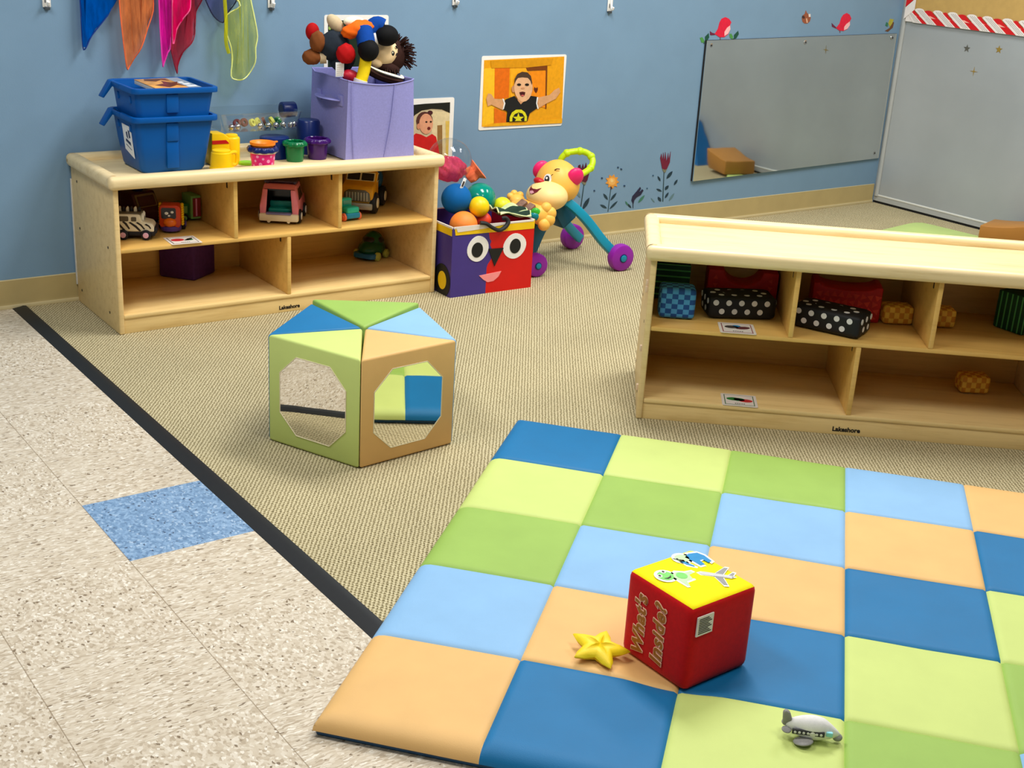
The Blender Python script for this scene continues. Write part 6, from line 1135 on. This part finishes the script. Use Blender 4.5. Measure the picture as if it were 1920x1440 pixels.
q = D['bud']; sticker('flower_sticker', 'dark navy bud sticker between the orange flower and the maroon tulip', 'wall sticker', [('stem', [q['stem']], (30, 40, 56)), ('dark_leaf', q['leaves'], (26, 52, 60)), ('green_leaf', q['green'], (60, 118, 96)), ('bud', [q['head']], (34, 32, 62))])
# gold star stickers on the grey panel
def star5(cy, cz, r): return [(cy+(r if i % 2 == 0 else r*.42)*math.sin(PI*i/5), cz+(r if i % 2 == 0 else r*.42)*math.cos(PI*i/5)) for i in range(10)]
m_ss = mat('star_grey', 92, 92, 84, .3, .1, 60); m_sg = mat('star_gold', 150, 124, 50, .3, .1, 60)
for nm, cy, cz, m, lab in (('s', 3.823, .831, m_ss, 'dark grey star sticker on the grey panel, left of the gold star'), ('s', 3.650, .846, m_sg, 'gold star sticker on the grey panel, below the striped border'), ('x', 3.763, .731, m_sg, 'thin four-pointed gold star sticker, lowest on the grey panel')):
    b = MB(); pts = star5(cy, cz, .019) if nm == 's' else [(cy+(.022 if i % 2 == 0 else .0035)*math.sin(PI*i/4), cz+(.022 if i % 2 == 0 else .0035)*math.cos(PI*i/4)) for i in range(8)]
    b.prism(pts, -.0004, .0012, m, lambda u, v, d: (RX-d, u, v)); tag(b.build('star_sticker', None, smooth=False), lab, 'wall sticker', 'star stickers on the grey panel')
# bulletin board with striped border
m_cork = mat('kraft_board', 196, 160, 92, .8, .05, 30, 200)
bb = thing('bulletin_board', 'tan bulletin board with a red and white candy-striped border, on the grey wall', 'bulletin board', (0, 0, 0))
b = MB(); b.box((RX-.006, 2.2, .925), (RX+.0098, 4.200, 1.75), m_cork); b.build('board', bb, smooth=False)
m_bwht = mat('border_white', 240, 232, 224, .45, .04, 60); m_bred = mat('border_red', 214, 24, 26, .45, .05, 60); m_bpk = mat('border_pink', 250, 176, 160, .45, .04, 60); m_line = mat('border_line', 130, 122, 118, .5, .04, 60)
b = MB(); fr_ = lambda u, v, d: (RX-.006-d, u, v)
b.box((RX-.0095, 2.2, .921), (RX-.006, 4.197, .955), m_bwht)
y = 4.235; i = 0
while y > 2.4:
    wd, m = ((.056, m_bwht), (.030, m_bred), (.056, m_bwht), (.052, m_bred))[i % 4]
    sh = .085; z0, z1 = .919, .972+.006*(i % 2 == 0)
    arc = [(y-wd*(.5-.5*math.cos(PI*k/6)), z1+.011*math.sin(PI*k/6)) for k in range(7)]
    pts = [(yy, zz) for yy, zz in arc]+[(y-wd-sh, z0), (y-sh, z0)]
    pts = [(min(4.200, yy), zz) for yy, zz in pts]
    b.prism(pts, .004 if m is m_bwht else .0034, .0056 if m is m_bwht else .0048, m, fr_)
    if m is m_bwht:
        for f in (.3, .5, .7): b.prism([(min(4.2, y-wd*f), z1+.003), (min(4.2, y-wd*f-.002), z1+.003), (min(4.2, y-wd*f-.002-sh), z0+.003), (min(4.2, y-wd*f-sh), z0+.003)], .005, .0061, m_line, fr_)
    else: b.prism([(min(4.2, y-.0), z1-.014), (min(4.2, y-wd*.8), z1-.014), (min(4.2, y-wd-.022), z1-.024), (min(4.2, y-.022), z1-.024)], .0045, .0054, m_bpk, fr_)
    y -= wd; i += 1
b.build('border', bb, smooth=False)
b = MB(); i = 0; z = .93
while z < 1.7:
    m = (m_bwht, m_bred)[i % 2]; b.prism([(4.206, z), (4.150, z+.05), (4.150, z+.05+.058), (4.206, z+.058)], .005+.0003*(i % 2), .0066, m, fr_); z += .056; i += 1
b.build('side_border', bb, smooth=False)
# hooks
m_hook = mat('hook_white', 240, 238, 232, .3, .02, 40); m_hk2 = mat('hook_grey_shade', 70, 78, 84, .4, .04, 40)
hk = thing('wall_hook', 'white adhesive wall hook beside the yellow scarf', 'hook', (2.052, WY, .972), 0, 'white adhesive hooks along the blue wall')
b = MB(); b.box((-.013, -.006, -.008), (.013, -.0005, .06), m_hook, .002); b.build('plate', hk)
b = MB(); b.tube([(0, -.006, .04), (0, -.012, .015), (0, -.020, .0), (0, -.026, .010)], .005, m_hook, 8, 5); b.box((-.009, -.010, -.016), (.009, -.002, -.006), m_hk2, .002)  # the grey block stands for the dark shade below the hook
for x in (-.005, .005): b.box((x-.0015, -.0068, .006), (x+.0015, -.0056, .022), m_hk2)
b.build('hook', hk)
for x, z, lab in ((1.284, .970, 'white adhesive wall hook at the far left, left of the blue scarf'), (2.815, .985, 'white adhesive wall hook between the dolls and the boy photo'), (3.584, .966, 'white adhesive wall hook right of the boy photo')):
    copy_thing(hk, (x, WY, z), 0, lab)
bpy.context.scene.objects
# scarves hanging from above
SC = (('blue', (0, 84, 176), .97, 'deep blue sheer scarf hanging at the left end of the row'), ('orange', (236, 134, 74), .70, 'orange sheer scarf hanging between the blue and magenta ones'), ('magenta', (230, 20, 160), .86, 'magenta sheer scarf hanging left of the hot pink one'), ('pink', (232, 10, 96), .90, 'hot pink sheer scarf in the middle of the row'), ('red', (190, 40, 66), .58, 'dark red sheer scarf with a twisted tip'), ('navy', (92, 96, 156), .32, 'pale navy sheer scarf with dark hem, shortest of the row'), ('yellow', (222, 226, 96), .24, 'yellow sheer scarf with rounded tip, hanging at the right end'))
SOFF = dict(blue=.0, orange=.006, magenta=.009, pink=.022, red=-.007, navy=.005, yellow=.030)
HEM = dict(blue=(0, 50, 130), orange=(240, 110, 60), magenta=(240, 60, 180), pink=(250, 90, 150), red=(130, 16, 44), navy=(24, 28, 66), yellow=(236, 244, 150))
for key, c, op, lab in SC:
    pts = D['scarf_'+key]; zt = max(p[1] for p in pts)
    k = thing('sheer_scarf', lab, 'scarf', (0, 0, 0), 0, 'sheer scarves hanging on the blue wall')
    poly = [(x, z) for x, z in pts]
    top = [p for p in poly if p[1] > zt-.004]
    # the cloth runs on above the frame and gathers at the top
    x0, x1 = poly[0][0], poly[-1][0]; xm = (x0+x1)/2; wq = abs(x1-x0)*.5
    poly = [(xm-wq*.55, 1.30)]+poly+[(xm+wq*.55, 1.30)]; pin_ = (xm, wq)
    t = bmesh.new(); f = t.faces.new([t.verts.new((x, 0, z)) for x, z in poly])
    bmesh.ops.triangulate(t, faces=[f])
    for _ in range(3): bmesh.ops.subdivide_edges(t, edges=t.edges[:], cuts=1)
    for v in t.verts:
        v.co.y = WY-.024-SOFF[key]+.0*v.co.z+.007*math.sin(v.co.x*95+len(key))+.004*math.sin(v.co.x*210+v.co.z*25)
    bmesh.ops.recalc_face_normals(t, faces=t.faces[:])
    for v in t.verts:
        q = max(0, min(1, (v.co.z-1.12)/.18)); v.co.y += (WY+.0005-v.co.y)*q*q          # pinned flat to the wall at the top
    b = MB(); b.add(t, sheer_mat('sheer_'+key, *c, op)); b.build('cloth', k, ang=80)
    b = MB(); hp = [(x, WY-.024-SOFF[key]+.007*math.sin(x*95+len(key))+.004*math.sin(x*210+z*25), z) for x, z in poly[1:-1]]
    b.tube(hp, .0022, mat('hem_'+key, *HEM[key], .7, .1, 60), 5, 3); b.build('hem', k)
if True:   # folded strip of the yellow scarf
    b = MB(); b.tube([(1.853, WY-.060, 1.02), (1.857, WY-.062, .93), (1.856, WY-.060, .86), (1.866, WY-.060, .82)], .0065, sheer_mat('sheer_yellow_fold', 232, 230, 40, .45), 8, 5); b.build('fold', k)

# ================================================================ light, camera, colour
sc = bpy.context.scene
wld = bpy.data.worlds.new('World'); sc.world = wld; wld.use_nodes = True
wld.node_tree.nodes['Background'].inputs[0].default_value = (1, 1, 1, 1); wld.node_tree.nodes['Background'].inputs[1].default_value = .05
def lamp(x, y, sx, sy, e, col=(1, .985, .965)):
    l = bpy.data.lights.new('ceiling_lamp', 'AREA'); l.shape = 'RECTANGLE'; l.size = sx; l.size_y = sy; l.energy = e; l.color = col
    o = bpy.data.objects.new('ceiling_lamp', l); C.objects.link(o); o.location = (x, y, CEIL-.03); return o
for x, y, e in LAMPS: lamp(x, y, .6, 1.2, e)
f, cx, cy, pitch, roll, yaw, hh = 2406.3714, 960, 720, .355, .0613, .6477, 1.3383
def ray(px, py):
    X = (px-cx)/f; Y = (py-cy)/f; cr, sr = math.cos(roll), math.sin(roll)
    X, Y = cr*X+sr*Y, -sr*X+cr*Y
    u = -Y; c_, s_ = math.cos(pitch), math.sin(pitch); y = c_+s_*u; z = -s_+c_*u
    return Vector((math.cos(yaw)*X+math.sin(yaw)*y, -math.sin(yaw)*X+math.cos(yaw)*y, z))
Fw = ray(cx, cy); Rt = (ray(cx+f, cy)-Fw).normalized(); Up = (Fw-ray(cx, cy+f)).normalized(); Fw.normalize()
cam = bpy.data.cameras.new('camera'); cam.sensor_width = 36; cam.sensor_fit = 'HORIZONTAL'; cam.lens = f/1920*36; cam.clip_start = .02
co = bpy.data.objects.new('camera', cam); C.objects.link(co)
co.matrix_world = Matrix(((Rt.x, Up.x, -Fw.x, 0), (Rt.y, Up.y, -Fw.y, 0), (Rt.z, Up.z, -Fw.z, hh), (0, 0, 0, 1)))
sc.camera = co
sc.view_settings.view_transform = 'Standard'; sc.view_settings.look = 'None'; sc.view_settings.gamma = 1; sc.view_settings.use_curve_mapping = False
sc.view_settings.exposure = EXPO
